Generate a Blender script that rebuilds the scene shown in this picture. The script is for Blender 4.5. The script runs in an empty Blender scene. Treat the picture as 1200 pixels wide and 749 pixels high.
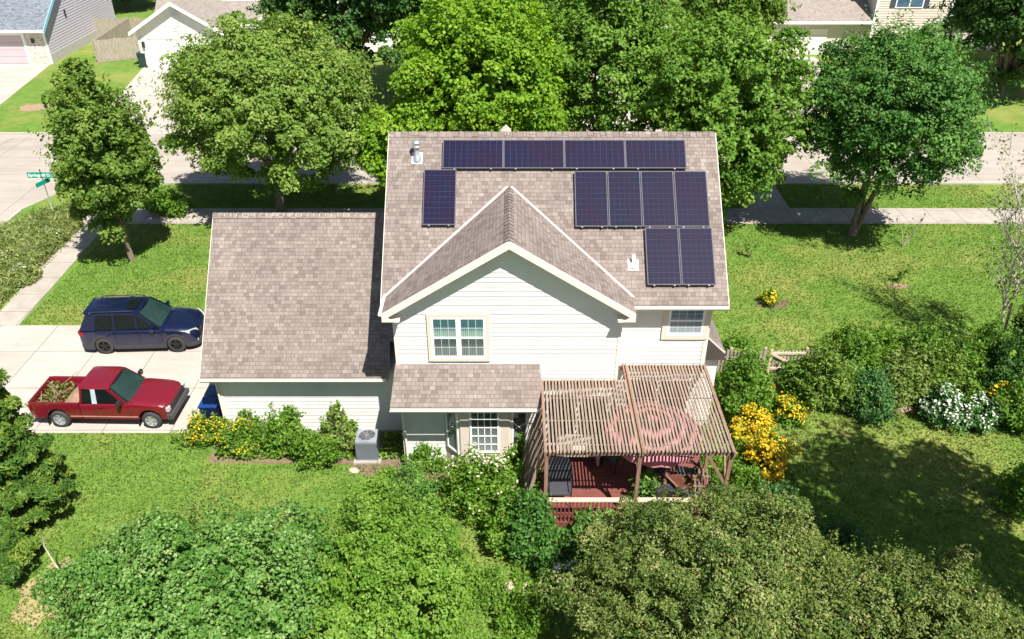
import bpy, math, random
import numpy as np
from mathutils import Vector, Matrix
R = math.radians
sc = bpy.context.scene
COL = sc.collection
# ---------------------------------------------------------------- camera, sky, sun, exposure
PITCH = math.atan(600/950); CAMH = 18.55
cam = bpy.data.cameras.new('camera'); camo = bpy.data.objects.new('camera', cam); COL.objects.link(camo)
camo.location = (0, 0, CAMH); camo.rotation_euler = (math.pi/2 - PITCH, 0, 0)
cam.sensor_width = 36; cam.lens = 28.5; cam.clip_start = .1; cam.clip_end = 1500
sc.camera = camo
SUNV = Vector((.90, -1.5, 2.8)).normalized()
world = bpy.data.worlds.new('World'); sc.world = world; world.use_nodes = True
wn = world.node_tree.nodes; wl = world.node_tree.links
sky = wn.new('ShaderNodeTexSky'); sky.sky_type = 'NISHITA'; sky.sun_disc = False
sky.sun_elevation = math.asin(SUNV.z); sky.sun_rotation = math.atan2(SUNV.x, SUNV.y)
bg = wn['Background']; bg.inputs[1].default_value = .055; wl.new(sky.outputs[0], bg.inputs[0])
sl = bpy.data.lights.new('sun', 'SUN'); sl.energy = 5.0; sl.angle = R(.5); sl.color = (1, .955, .88)
so = bpy.data.objects.new('sun', sl); COL.objects.link(so)
so.rotation_euler = SUNV.to_track_quat('Z', 'Y').to_euler(); so.location = (20, -30, 60)
sc.view_settings.view_transform = 'Standard'; sc.view_settings.look = 'None'
sc.view_settings.exposure = .90; sc.view_settings.gamma = 1; sc.view_settings.use_curve_mapping = False
sc.cycles.max_bounces = 6; sc.cycles.transparent_max_bounces = 6

# ---------------------------------------------------------------- survey helpers: photo sighting -> place on the site
def sight(px, py):
    a = PITCH + math.atan((py-374.5)/950)
    return a, (px-600)/950
def G(px, py, z=0):
    a, t = sight(px, py); h = CAMH-z; Y = h/math.tan(a)
    return Vector((t*(Y*math.cos(PITCH)+h*math.sin(PITCH)), Y, z))
def onY(px, py, Y):
    a, t = sight(px, py); h = Y*math.tan(a)
    return Vector((t*(Y*math.cos(PITCH)+h*math.sin(PITCH)), Y, CAMH-h))

# ---------------------------------------------------------------- object helpers
def link(o, parent=None):
    COL.objects.link(o)
    if parent is not None: o.parent = parent
    return o
def tag(o, label=None, cat=None, group=None, kind=None):
    if label: o['label'] = label
    if cat: o['category'] = cat
    if group: o['group'] = group
    if kind: o['kind'] = kind
    return o
def thing(name, label, cat, loc=(0, 0, 0), rz=0, group=None):
    o = bpy.data.objects.new(name, None); o.location = loc; o.rotation_euler = (0, 0, rz)
    o.empty_display_size = .3
    link(o); return tag(o, label, cat, group)
def copy_tree(o, parent=None):
    c = o.copy(); link(c, parent)
    for ch in o.children: copy_tree(ch, c)
    return c
SPLIT = {'corner_board', 'downspout', 'crossbar', 'upright', 'trim', 'rake_board', 'clamp', 'mounting_rail', 'wiper', 'door_seam', 'roof_rail', 'support_post', 'top_rail', 'rib', 'cross_brace', 'brace', 'rail', 'gate_board', 'door_handle', 'mud_flap', 'screen_slat', 'rake_fascia', 'foundation', 'window_pane'}
class MB:
    def __init__(s): s.v = []; s.f = []; s.uv = []; s.mi = []; s.cur = 0; s.mk = []
    def face(s, pts, uv=None):
        b = len(s.v); s.v += [tuple(p) for p in pts]; s.f.append(tuple(range(b, b+len(pts))))
        s.uv.append(uv or [(0, 0)]*len(pts)); s.mi.append(s.cur)
    def box(s, c, d, rz=0, M=None):
        s.mk.append((len(s.v), len(s.f)))
        x, y, z = d[0]/2, d[1]/2, d[2]/2
        P = [Vector((a*x, b*y, e*z)) for a in (-1, 1) for b in (-1, 1) for e in (-1, 1)]
        m = Matrix.Rotation(rz, 3, 'Z') if M is None else M
        P = [m@p+Vector(c) for p in P]
        for q in ((0, 1, 3, 2), (4, 6, 7, 5), (0, 4, 5, 1), (2, 3, 7, 6), (0, 2, 6, 4), (1, 5, 7, 3)):
            s.face([P[i] for i in q])
    def b2(s, lo, hi):
        s.box([(a+b)/2 for a, b in zip(lo, hi)], [abs(b-a) for a, b in zip(lo, hi)])
    def bar(s, a, b, w, h=None, up=(0, 0, 1)):
        a = Vector(a); b = Vector(b); d = b-a; L = d.length; d.normalize(); h = h or w
        u = Vector(up)
        if abs(d.dot(u)) > .98: u = Vector((0, 1, 0))
        sx = d.cross(u).normalized(); sz = sx.cross(d)
        s.box((a+b)/2, (w, L, h), M=Matrix((sx, d, sz)).transposed())
    def tube(s, pts, rad, n=8, cap=True):
        s.mk.append((len(s.v), len(s.f)))
        pts = [Vector(p) for p in pts]; rings = []
        for i, p in enumerate(pts):
            d = (pts[min(i+1, len(pts)-1)]-pts[max(i-1, 0)]).normalized()
            u = Vector((0, 0, 1)) if abs(d.z) < .9 else Vector((1, 0, 0))
            a = d.cross(u).normalized(); b = a.cross(d)
            r = rad[i] if isinstance(rad, (list, tuple)) else rad
            rings.append([p+(a*math.cos(t)+b*math.sin(t))*r for t in [2*math.pi*k/n for k in range(n)]])
        b0 = len(s.v)
        for r in rings: s.v += [tuple(q) for q in r]
        for i in range(len(rings)-1):
            for k in range(n):
                s.f.append((b0+i*n+k, b0+i*n+(k+1) % n, b0+(i+1)*n+(k+1) % n, b0+(i+1)*n+k)); s.uv.append([(0, 0)]*4); s.mi.append(s.cur)
        if cap:
            s.f.append(tuple(b0+k for k in range(n))); s.uv.append([(0, 0)]*n); s.mi.append(s.cur)
            m = b0+(len(rings)-1)*n
            s.f.append(tuple(m+k for k in reversed(range(n)))); s.uv.append([(0, 0)]*n); s.mi.append(s.cur)
    def lathe(s, c, prof, n=20, M=None):
        s.mk.append((len(s.v), len(s.f)))
        b0 = len(s.v); c = Vector(c)
        for r, z in prof:
            for k in range(n):
                t = 2*math.pi*k/n; p = Vector((r*math.cos(t), r*math.sin(t), z))
                s.v.append(tuple(c+(M@p if M else p)))
        for i in range(len(prof)-1):
            for k in range(n):
                s.f.append((b0+i*n+k, b0+i*n+(k+1) % n, b0+(i+1)*n+(k+1) % n, b0+(i+1)*n+k)); s.uv.append([(0, 0)]*4); s.mi.append(s.cur)
    def prism(s, poly, off):
        s.mk.append((len(s.v), len(s.f)))
        off = Vector(off); P = [Vector(p) for p in poly]; Q = [p+off for p in P]
        s.face(P); s.face(list(reversed(Q)))
        for i in range(len(P)):
            j = (i+1) % len(P); s.face([P[i], Q[i], Q[j], P[j]])
    def slope(s, a, b, c, d, t=.12):
        """roof plane: a,b eave ends, c,d upper ends (c above b); uv in metres, with thickness below"""
        a, b, c, d = map(Vector, (a, b, c, d)); u = (b-a).normalized()
        n = u.cross(c-a).normalized()
        if n.z < 0: n = -n
        w = n.cross(u)
        uv = [((p-a).dot(u)+20, (p-a).dot(w)+20) for p in (a, b, c, d)]
        s.face((a, b, c, d), uv)
        dn = -n*t; m = s.cur
        s.cur = 1
        s.face([p+dn for p in (d, c, b, a)])
        for p, q in ((a, b), (b, c), (c, d), (d, a)): s.face([p, p+dn, q+dn, q])
        s.cur = m
    def build(s, name, mats, parent=None, smooth=False):
        if name in SPLIT and len(s.mk) > 1 and s.mk[0][1] == 0:
            out = None; ends = s.mk[1:]+[(len(s.v), len(s.f))]
            for (v0, f0), (v1, f1) in zip(s.mk, ends):
                m = MB(); m.v = s.v[v0:v1]; m.f = [tuple(i-v0 for i in f) for f in s.f[f0:f1]]; m.uv = s.uv[f0:f1]; m.mi = s.mi[f0:f1]
                o = m.build(name, mats, parent, smooth); out = out or o
            return out
        me = bpy.data.meshes.new(name); me.from_pydata(s.v, [], s.f)
        if any(any(u != (0, 0) for u in q) for q in s.uv):
            l = me.uv_layers.new(name='UVMap'); fl = [c for q in s.uv for u in q for c in u]; l.data.foreach_set('uv', fl)
        if not isinstance(mats, (list, tuple)): mats = [mats]
        for m in mats: me.materials.append(m)
        if len(mats) > 1: me.polygons.foreach_set('material_index', s.mi)
        if smooth: me.polygons.foreach_set('use_smooth', [True]*len(s.f))
        me.update(); return link(bpy.data.objects.new(name, me), parent)
def bevel(o, w, seg=2):
    m = o.modifiers.new('b', 'BEVEL'); m.width = w; m.segments = seg; m.limit_method = 'ANGLE'; m.angle_limit = R(35); return o

# ---------------------------------------------------------------- materials
def mat(name):
    m = bpy.data.materials.new(name); m.use_nodes = True; nt = m.node_tree
    return m, nt, nt.nodes['Principled BSDF']
def N(nt, t, **kw):
    n = nt.nodes.new(t)
    for k, v in kw.items():
        if isinstance(k, str) and k.startswith('i_'): n.inputs[k[2:].replace('_', ' ')].default_value = v
        else: setattr(n, k, v)
    return n
def ramp(nt, fac, stops):
    r = nt.nodes.new('ShaderNodeValToRGB'); e = r.color_ramp.elements
    while len(e) > 1: e.remove(e[0])
    e[0].position = stops[0][0]; e[0].color = (*stops[0][1], 1)
    for p, c in stops[1:]:
        q = e.new(p); q.color = (*c, 1)
    nt.links.new(fac, r.inputs[0]); return r.outputs[0]
def noise(nt, scale, vec=None, detail=6, rough=.55, dist=0):
    n = nt.nodes.new('ShaderNodeTexNoise'); n.inputs['Scale'].default_value = scale
    n.inputs['Detail'].default_value = detail; n.inputs['Roughness'].default_value = rough; n.inputs['Distortion'].default_value = dist
    if vec is not None: nt.links.new(vec, n.inputs['Vector'])
    return n.outputs['Fac']
def pos(nt): return nt.nodes.new('ShaderNodeNewGeometry').outputs['Position']
def mixc(nt, fac, a, b, mode='MIX'):
    m = nt.nodes.new('ShaderNodeMix'); m.data_type = 'RGBA'; m.blend_type = mode
    for s, v in ((m.inputs[0], fac), (m.inputs[6], a), (m.inputs[7], b)):
        if isinstance(v, (int, float)): s.default_value = v
        elif isinstance(v, tuple): s.default_value = (*v, 1)
        else: nt.links.new(v, s)
    return m.outputs[2]
def bump(nt, b, h, st=.3, dist=.02):
    n = nt.nodes.new('ShaderNodeBump'); n.inputs['Strength'].default_value = st; n.inputs['Distance'].default_value = dist
    nt.links.new(h, n.inputs['Height']); nt.links.new(n.outputs[0], b.inputs['Normal'])
def plain(name, c, rough=.6, metal=0, var=.12, sc_=3, coat=0, spec=None):
    m, nt, b = mat(name)
    n = noise(nt, sc_, pos(nt))
    lo = tuple(x*(1-var) for x in c); hi = tuple(min(1, x*(1+var)) for x in c)
    nt.links.new(ramp(nt, n, [(.3, lo), (.7, hi)]), b.inputs['Base Color'])
    b.inputs['Roughness'].default_value = rough; b.inputs['Metallic'].default_value = metal
    if coat: b.inputs['Coat Weight'].default_value = coat; b.inputs['Coat Roughness'].default_value = .04
    if spec is not None: b.inputs['Specular IOR Level'].default_value = spec
    return m
def shingles(name, lo, mid, hi, bw=.24, rh=.14):
    m, nt, b = mat(name)
    uv = nt.nodes.new('ShaderNodeUVMap')
    br = nt.nodes.new('ShaderNodeTexBrick'); nt.links.new(uv.outputs[0], br.inputs['Vector'])
    br.inputs['Color1'].default_value = (0, 0, 0, 1); br.inputs['Color2'].default_value = (1, 1, 1, 1)
    br.inputs['Mortar'].default_value = (0, 0, 0, 1); br.inputs['Scale'].default_value = 1
    br.inputs['Mortar Size'].default_value = .004; br.inputs['Mortar Smooth'].default_value = .3
    br.inputs['Brick Width'].default_value = bw; br.inputs['Row Height'].default_value = rh
    br.offset = .37; br.offset_frequency = 2; br.squash = .72; br.squash_frequency = 3
    col = ramp(nt, br.outputs['Color'], [(0, lo), (.3, mid), (.6, tuple((x+y)/2 for x, y in zip(mid, hi))), (.8, mid), (1, hi)])
    w = noise(nt, .6, uv.outputs[0], 4)
    col = mixc(nt, ramp(nt, w, [(.35, (.0,)*3), (.65, (.35,)*3)]), col, lo)
    g = noise(nt, 60, uv.outputs[0], 3)
    col = mixc(nt, .5, col, ramp(nt, g, [(.3, (.35,)*3), (.7, (.65,)*3)]), 'OVERLAY')
    col = mixc(nt, br.outputs['Fac'], col, tuple(x*.45 for x in lo))
    nt.links.new(col, b.inputs['Base Color']); b.inputs['Roughness'].default_value = .92
    b.inputs['Specular IOR Level'].default_value = .25
    inv = N(nt, 'ShaderNodeMath', operation='SUBTRACT'); inv.inputs[0].default_value = 1; nt.links.new(br.outputs['Fac'], inv.inputs[1])
    bump(nt, b, inv.outputs[0], .6, .012)
    return m
def concrete(name, c, stain=.8, joint=None, crack=True):
    m, nt, b = mat(name); p = pos(nt)
    n = noise(nt, .35, p, 8, .65); f = noise(nt, 9, p, 5)
    col = ramp(nt, n, [(.3, tuple(x*stain for x in c)), (.7, c)])
    col = mixc(nt, .35, col, ramp(nt, f, [(.3, (.4,)*3), (.7, (.6,)*3)]), 'OVERLAY')
    if joint:
        br = nt.nodes.new('ShaderNodeTexBrick'); nt.links.new(p, br.inputs['Vector']); br.offset = 0
        br.inputs['Scale'].default_value = 1; br.inputs['Brick Width'].default_value = joint[0]; br.inputs['Row Height'].default_value = joint[1]
        br.inputs['Mortar Size'].default_value = .018; br.inputs['Mortar Smooth'].default_value = .2
        br.inputs['Color1'].default_value = (.47,)*3+(1,); br.inputs['Color2'].default_value = (.53,)*3+(1,)
        col = mixc(nt, .6, col, br.outputs['Color'], 'OVERLAY')
        col = mixc(nt, br.outputs['Fac'], col, tuple(x*.42 for x in c))
    nt.links.new(col, b.inputs['Base Color']); b.inputs['Roughness'].default_value = .9; b.inputs['Specular IOR Level'].default_value = .25
    bump(nt, b, f, .15, .01); return m
def lawn(name):
    m, nt, b = mat(name); p = pos(nt)
    big = noise(nt, .22, p, 5, .6); med = noise(nt, 1.6, p, 6, .65); fine = noise(nt, 11, p, 4, .7)
    col = ramp(nt, med, [(.25, (.075, .155, .022)), (.5, (.12, .212, .034)), (.75, (.172, .262, .048))])
    dry = ramp(nt, big, [(.47, (0,)*3), (.65, (.75,)*3)])
    col = mixc(nt, dry, col, (.25, .25, .07))
    bare = ramp(nt, noise(nt, .8, p, 5, .7), [(.66, (0,)*3), (.74, (.75,)*3)])
    col = mixc(nt, bare, col, (.31, .26, .13))
    col = mixc(nt, .6, col, ramp(nt, fine, [(.32, (.30,)*3), (.68, (.68,)*3)]), 'OVERLAY')
    nt.links.new(col, b.inputs['Base Color']); b.inputs['Roughness'].default_value = .95; b.inputs['Specular IOR Level'].default_value = .15
    bump(nt, b, fine, .9, .06); return m
def leafmat(name, dark, mid, light, trans=.35, rough=.5):
    m, nt, b = mat(name)
    a = nt.nodes.new('ShaderNodeAttribute'); a.attribute_name = 'tint'
    col = ramp(nt, a.outputs['Fac'], [(0, dark), (.5, mid), (1, light)])
    nt.links.new(col, b.inputs['Base Color']); b.inputs['Roughness'].default_value = rough
    b.inputs['Specular IOR Level'].default_value = .22
    t = nt.nodes.new('ShaderNodeBsdfTranslucent')
    tc = mixc(nt, 1.0, col, (1.0, 1.0, .45), 'MULTIPLY')
    nt.links.new(tc, t.inputs[0])
    mx = nt.nodes.new('ShaderNodeMixShader'); mx.inputs[0].default_value = trans
    nt.links.new(b.outputs[0], mx.inputs[1]); nt.links.new(t.outputs[0], mx.inputs[2])
    nt.links.new(mx.outputs[0], nt.nodes['Material Output'].inputs[0]); return m
def wood(name, a, c, rough=.8, sc_=(40, 3, 40)):
    m, nt, b = mat(name)
    mp = nt.nodes.new('ShaderNodeMapping'); mp.inputs['Scale'].default_value = sc_; nt.links.new(pos(nt), mp.inputs[0])
    n = noise(nt, 1, mp.outputs[0], 5, .6)
    nt.links.new(ramp(nt, n, [(.3, a), (.7, c)]), b.inputs['Base Color']); b.inputs['Roughness'].default_value = rough
    return m
def glassm(name, c, rough=.04, spec=.5):
    m, nt, b = mat(name); n = noise(nt, 2.5, pos(nt), 3)
    nt.links.new(ramp(nt, n, [(.3, tuple(x*.7 for x in c)), (.7, c)]), b.inputs['Base Color'])
    b.inputs['Roughness'].default_value = rough; b.inputs['Specular IOR Level'].default_value = spec; return m

M = {}
M['lawn'] = lawn('lawn')
M['shingle'] = shingles('roof_shingles', (.175, .14, .125), (.235, .192, .172), (.31, .265, .238), .18, .13)
M['shingle_tan'] = shingles('tan_shingles', (.22, .185, .165), (.27, .235, .21), (.32, .285, .26))
M['shingle_blue'] = shingles('slate_shingles', (.11, .125, .15), (.17, .19, .225), (.25, .27, .31))
M['siding'] = plain('cream_siding', (.72, .71, .68), .55, var=.03, sc_=1.2)
def weather(m, sc_, k):
    nt = m.node_tree; bs = nt.nodes['Principled BSDF']; src = bs.inputs['Base Color'].links[0].from_socket
    mp = nt.nodes.new('ShaderNodeMapping'); mp.inputs['Scale'].default_value = sc_; nt.links.new(pos(nt), mp.inputs[0])
    n = noise(nt, 1, mp.outputs[0], 6, .65); nt.links.new(mixc(nt, 1.0, src, ramp(nt, n, [(.35, (1-k,)*3), (.62, (1,)*3)]), 'MULTIPLY'), bs.inputs['Base Color'])
weather(M['siding'], (1.6, 1.6, .35), .10)
weather(M['shingle'], (.9, .45, .45), .16)
M['trim'] = plain('white_trim', (.72, .67, .59), .5, var=.02)
M['tan_trim'] = plain('tan_trim', (.66, .57, .48), .6, var=.03)
M['vinyl'] = plain('window_vinyl', (.86, .86, .85), .35, var=.01)
M['lav'] = plain('lavender_siding', (.50, .46, .52), .6, var=.03)
M['blue_trim'] = plain('blue_fascia', (.25, .50, .62), .5, var=.05)
M['tan_siding'] = plain('tan_siding', (.62, .54, .47), .6, var=.03)
M['gdoor'] = plain('garage_door_paint', (.80, .74, .68), .55, var=.02)
M['stone'] = plain('stone_veneer', (.55, .50, .44), .85, var=.4, sc_=7)
M['glass'] = glassm('window_glass', (.035, .06, .07), .03)
M['curtain'] = plain('curtain_cloth', (.42, .58, .52), .9, var=.15, sc_=8)
M['sheer'] = plain('sheer_curtain', (.38, .40, .38), .9, var=.15, sc_=8)
M['bluewin'] = glassm('blue_window_glass', (.07, .15, .24), .05)
M['drive'] = concrete('driveway_concrete', (.47, .42, .37), .82, (2.4, 2.45))
M['walk'] = concrete('sidewalk_concrete', (.43, .385, .335), .78, (1.5, 1.5))
M['road'] = concrete('road_concrete', (.41, .36, .315), .8, (4.6, 4.15))
M['kerb'] = concrete('kerb_concrete', (.45, .42, .37), .8)
M['foundation'] = plain('foundation_concrete', (.42, .40, .37), .9, var=.15, sc_=5)
M['cell'] = None
M['alu'] = plain('brushed_aluminium', (.55, .55, .57), .35, .9, var=.05)
M['galv'] = plain('galvanised_steel', (.62, .64, .66), .38, .75, var=.1, sc_=12)
M['pframe'] = plain('black_anodised_frame', (.05, .05, .06), .4, .5)
M['pergola'] = wood('weathered_pergola_wood', (.17, .12, .09), (.36, .28, .215), .85, (60, 2, 60))
M['pbeam'] = wood('brown_beam_wood', (.17, .09, .06), (.33, .20, .14), .8, (20, 20, 4))
M['deck'] = wood('red_deck_stain', (.12, .03, .026), (.22, .07, .055), .7, (3, 40, 40))
M['rail'] = wood('faded_rail_wood', (.50, .36, .27), (.68, .54, .42), .8, (3, 40, 40))
M['fence'] = wood('grey_fence_wood', (.24, .20, .16), (.44, .38, .31), .9, (14, 14, 2))
M['bark'] = wood('tree_bark', (.09, .065, .045), (.24, .19, .14), .95, (12, 12, 3))
M['bark_pale'] = wood('pale_bark', (.30, .26, .20), (.62, .57, .48), .9, (10, 10, 8))
M['bark_red'] = wood('stem_bark', (.16, .11, .07), (.30, .23, .15), .95, (12, 12, 3))
M['soil'] = plain('bare_soil', (.30, .20, .13), .95, var=.3, sc_=6)
M['mulch'] = plain('mulch', (.17, .12, .075), .95, var=.45, sc_=9)
M['black'] = plain('black_plastic', (.022, .022, .024), .5)
M['rubber'] = plain('tyre_rubber', (.035, .035, .035), .85)
M['green_sign'] = plain('sign_green', (.0, .28, .19), .4, var=.03)
M['white'] = plain('white_paint', (.85, .85, .84), .5, var=.02)

weather(M['drive'], (.35, 2.2, 1), .12); weather(M['road'], (.2, 1.6, 1), .15); weather(M['walk'], (1.5, 1.5, 1), .18)
# ---------------------------------------------------------------- foliage
def leaf_mesh(name, C_, Nrm, size, tint, material, parent=None, aspect=1.7, seed=0, fold=.25, jitter=.6):
    rng = np.random.default_rng(seed); n = len(C_)
    nr = Nrm + rng.normal(0, jitter, (n, 3)); nr /= np.linalg.norm(nr, axis=1)[:, None]+1e-9
    r = rng.normal(0, 1, (n, 3)); t = np.cross(nr, r); t /= np.linalg.norm(t, axis=1)[:, None]+1e-9
    b = np.cross(nr, t)
    sz = size*rng.uniform(.6, 1.35, n)[:, None]
    L = sz*.5*aspect; W = sz*.5
    P0 = C_-t*L; P1 = C_+b*W+nr*sz*fold; P2 = C_+t*L; P3 = C_-b*W+nr*sz*fold
    V = np.stack([P0, P1, P2, P3], 1).reshape(-1, 3)
    i = np.arange(n)*4
    F = np.stack([i, i+1, i+2, i, i+2, i+3], 1).reshape(-1)
    me = bpy.data.meshes.new(name)
    me.vertices.add(4*n); me.vertices.foreach_set('co', V.astype(np.float32).ravel())
    me.loops.add(6*n); me.loops.foreach_set('vertex_index', F.astype(np.int32))
    me.polygons.add(2*n); me.polygons.foreach_set('loop_start', np.arange(0, 6*n, 3, dtype=np.int32))
    me.update(calc_edges=True)
    at = me.attributes.new('tint', 'FLOAT', 'FACE'); at.data.foreach_set('value', np.repeat(np.clip(tint, 0, 1), 2).astype(np.float32))
    me.materials.append(material)
    return link(bpy.data.objects.new(name, me), parent)
def clumps(rng, rad, n, cr, flat_bottom=.5, hollow=.45, drop=0.0):
    out = []; rad = np.array(rad, float)
    ph = rng.uniform(0, 6.28, 6)
    while len(out) < n:
        d = rng.normal(0, 1, 3); d /= np.linalg.norm(d)
        if d[2] < -flat_bottom and rng.random() < .8: continue
        f = hollow+(1-hollow)*rng.random()**.45
        az = math.atan2(d[1], d[0])
        lump = 1+.12*math.sin(3*az+ph[0]+2*d[2])+.10*math.sin(6*az+ph[1]-5*d[2])+.09*math.sin(9*d[2]+ph[2]+2*az)
        p = d*rad*f*lump*(1-cr/rad.min()*.35)
        out.append((p, cr*rng.uniform(.6, 1.25), rng.normal(0, .16)))
    return out
def crown_pts(rng, cl, per, shell=.8, flat=.9):
    Cs, Ns, T = [], [], []
    for p, r, tn in cl:
        d = rng.normal(0, 1, (per, 3)); d /= np.linalg.norm(d, axis=1)[:, None]
        d[:, 2] = np.where(d[:, 2] < -.55, -d[:, 2]*.8, d[:, 2])
        rr = r*(shell+(1.12-shell)*rng.random(per)**.6)[:, None]
        q = d*rr*np.array([1, 1, flat])
        out = p/(np.linalg.norm(p)+1e-6)
        Cs.append(p+q); Ns.append(d*.55+out*.25+np.array([.15, -.25, .6])); T.append(.5+tn*1.2+rng.normal(0, .21, per))
    return np.concatenate(Cs), np.concatenate(Ns), np.concatenate(T)
def tree(name, label, cat, base, rad, cz, material, n=220, cr=.75, per=150, size=.15, trunk=.18, bark='bark', seed=1,
         group=None, stems=1, hollow=.4, flat_bottom=.5, fork=None, off=(0, 0), extra=None, aspect=1.7, lean=(0, 0), limbs=16, shell=.8, jitter=.6):
    """crown ellipsoid radii rad centred off+cz over base"""
    rng = np.random.default_rng(seed)
    n = int(n*1.25); cr *= .76; size *= .64; per = int(per*1.4); jitter = .6
    t = thing(name, label, cat, base, 0, group)
    cl = clumps(rng, rad, n, cr, flat_bottom, hollow)
    c0 = np.array([off[0], off[1], cz])
    if extra:
        for (ex, ey, ez, er, en) in extra:
            for p, r, tn in clumps(rng, er, int(en*1.8), cr*.9, .6, .3): cl.append((p+np.array([ex, ey, ez]), r, tn))
    P, Nn, T = crown_pts(rng, cl, per, shell)
    # twig sprays that break the outline
    k = int(n*1.0); m_ = 26
    d = rng.normal(0, 1, (k, 3)); d[:, 2] = np.where(d[:, 2] < -.3, -d[:, 2], d[:, 2]); d /= np.linalg.norm(d, axis=1)[:, None]
    st = d*np.array(rad)*rng.uniform(.8, .98, (k, 1)); dr = d+rng.normal(0, .35, (k, 3))+np.array([0, 0, .25]); ln = cr*rng.uniform(.8, 2.2, (k, 1))
    u = rng.random((k, m_, 1)); Q = (st[:, None]+dr[:, None]*ln[:, None]*u+rng.normal(0, .07*cr/.4, (k, m_, 3))).reshape(-1, 3)
    P = np.concatenate([P, Q]); Nn = np.concatenate([Nn, np.repeat(d, m_, 0)+np.array([0, 0, .5])]); T = np.concatenate([T, .58+rng.normal(0, .16, k*m_)])
    P = P+c0
    keep = P[:, 2] > .05
    leaf_mesh('crown', P[keep], Nn[keep], size, T[keep], material, t, aspect, seed, jitter=jitter)
    mb = MB(); bot = cz-rad[2]*.75
    fk = fork if fork is not None else max(bot*.9, .4)
    for s in range(stems):
        a = s*2.4+seed; sp = .10*(stems > 1)
        b0 = Vector((math.cos(a)*sp, math.sin(a)*sp, -.05))
        tp = Vector((off[0]*.6+math.cos(a)*sp*5, off[1]*.6+math.sin(a)*sp*5, fk))
        mid = b0.lerp(tp, .5)+Vector((rng.normal(0, .04), rng.normal(0, .04), 0))
        r0 = trunk/(stems**.5)
        mb.tube([b0, b0+Vector((0, 0, .15)), mid, tp], [r0*1.5, r0*1.1, r0*.92, r0*.8], 10)
        idx = rng.choice(len(cl), min(limbs//stems, len(cl)), replace=False)
        for i in idx:
            e = Vector(cl[i][0]+c0)
            if e.z < tp.z*.7: continue
            k = tp.lerp(e, .45)+Vector((rng.normal(0, .2), rng.normal(0, .2), abs(e.z-tp.z)*.12))
            mb.tube([tp-Vector((0, 0, r0*.3)), tp.lerp(k, .5)+Vector((0, 0, .05)), k, e], [r0*.55, r0*.42, r0*.28, .015], 6)
    mb.build('trunk', M[bark], t, True)
    return t
def shrub(name, label, cat, base, rad, material, n=30, cr=.28, per=90, size=.1, seed=1, group=None, flowers=None, bark='bark_red', spike=0, aspect=1.9, hollow=.3, stems=9):
    """many stems fan out from the base, leaves cluster along their upper part"""
    rng = np.random.default_rng(seed); rad = np.array(rad, float)
    t = thing(name, label, cat, base, 0, group); mb = MB(); Ps, Ns, Ts = [], [], []
    H_ = rad[2]*2.0; ns = int(n*1.9); lump = rng.uniform(0, 6.28, 3); size *= .72
    for s in range(ns+spike*3):
        tall = s >= ns
        a_ = rng.uniform(0, 6.28); q = rng.random()**.55*(.5 if tall else 1); wob = (1+.25*math.sin(2*a_+lump[0])+.2*math.sin(5*a_+lump[1]))*rng.uniform(.85, 1.25)
        h = H_*math.sqrt(max(.06, 1-(q*.93)**2))*rng.uniform(.45, 1.12)*(1.25 if tall else 1)
        tip = np.array([math.cos(a_)*rad[0]*q*wob, math.sin(a_)*rad[1]*q*wob, h]); root = np.array([tip[0]*.25, tip[1]*.25, 0]); mid = root*.4+tip*.6+np.array([0, 0, h*.1])
        if s < stems or tall: mb.tube([root-np.array([0, 0, .03]), mid, tip], [.016, .011, .004], 5)
        m_ = int(per*(.45 if tall else .9)); u = (1-rng.random(m_)**1.6*.85)[:, None]
        c_ = (1-u)**2*root+2*u*(1-u)*mid+u*u*tip; sp_ = (cr*.30 if tall else cr*.62)*(1.15-.6*u)
        Ps.append(c_+rng.normal(0, 1, (m_, 3))*sp_*np.array([1, 1, .8])); Ns.append(np.tile(np.array([tip[0]*.5, tip[1]*.5, .7]), (m_, 1))+rng.normal(0, .3, (m_, 3))); Ts.append(.5+rng.normal(0, .13)+rng.normal(0, .15, m_))
    P = np.concatenate(Ps); Nn = np.concatenate(Ns); T = np.concatenate(Ts); k = P[:, 2] > .03
    leaf_mesh('foliage', P[k], Nn[k], size, T[k], material, t, aspect, seed, jitter=.7)
    mb.build('stem', M[bark], t, True)
    if flowers:
        fm, fn, fs = flowers; top = P[(P[:, 2] > H_*.38)]; fn = int(fn*1.5)
        nr = (top-np.array([0, 0, H_*.45]))/rad; sc_ = np.linalg.norm(nr, axis=1)+rng.normal(0, .10, len(top)); ix = np.argsort(-sc_)[:max(fn*3, 10)]; ix = rng.choice(ix, min(fn, len(ix)), replace=False)
        d = nr[ix]/(np.linalg.norm(nr[ix], axis=1)[:, None]+1e-6); blossom(top[ix]+d*.04, d, fs*.82, fm, t, seed)
    return t
def blossom(P, D, s, material, parent, seed=0, petals=5):
    rng = np.random.default_rng(seed+5); V = []; F = []; T = []
    for p, d in zip(P, D):
        n_ = Vector(d+rng.normal(0, .25, 3)+np.array([0, -.1, .5])).normalized()
        a = n_.orthogonal().normalized(); b = n_.cross(a); r = s*rng.uniform(.6, 1.2); b0 = len(V); c = Vector(p)
        V.append(tuple(c)); tn = rng.random()
        for k in range(petals*2):
            q = r if k % 2 == 0 else r*.55; th = math.pi*k/petals
            V.append(tuple(c+(a*math.cos(th)+b*math.sin(th))*q+n_*r*.18))
        for k in range(petals*2): F.append((b0, b0+1+k, b0+1+(k+1) % (petals*2))); T.append(tn)
    me = bpy.data.meshes.new('blossoms'); me.from_pydata(V, [], F); me.materials.append(material)
    at = me.attributes.new('tint', 'FLOAT', 'FACE'); at.data.foreach_set('value', T)
    o = link(bpy.data.objects.new('blossoms', me), parent); o['kind'] = 'stuff'; return o

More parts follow.
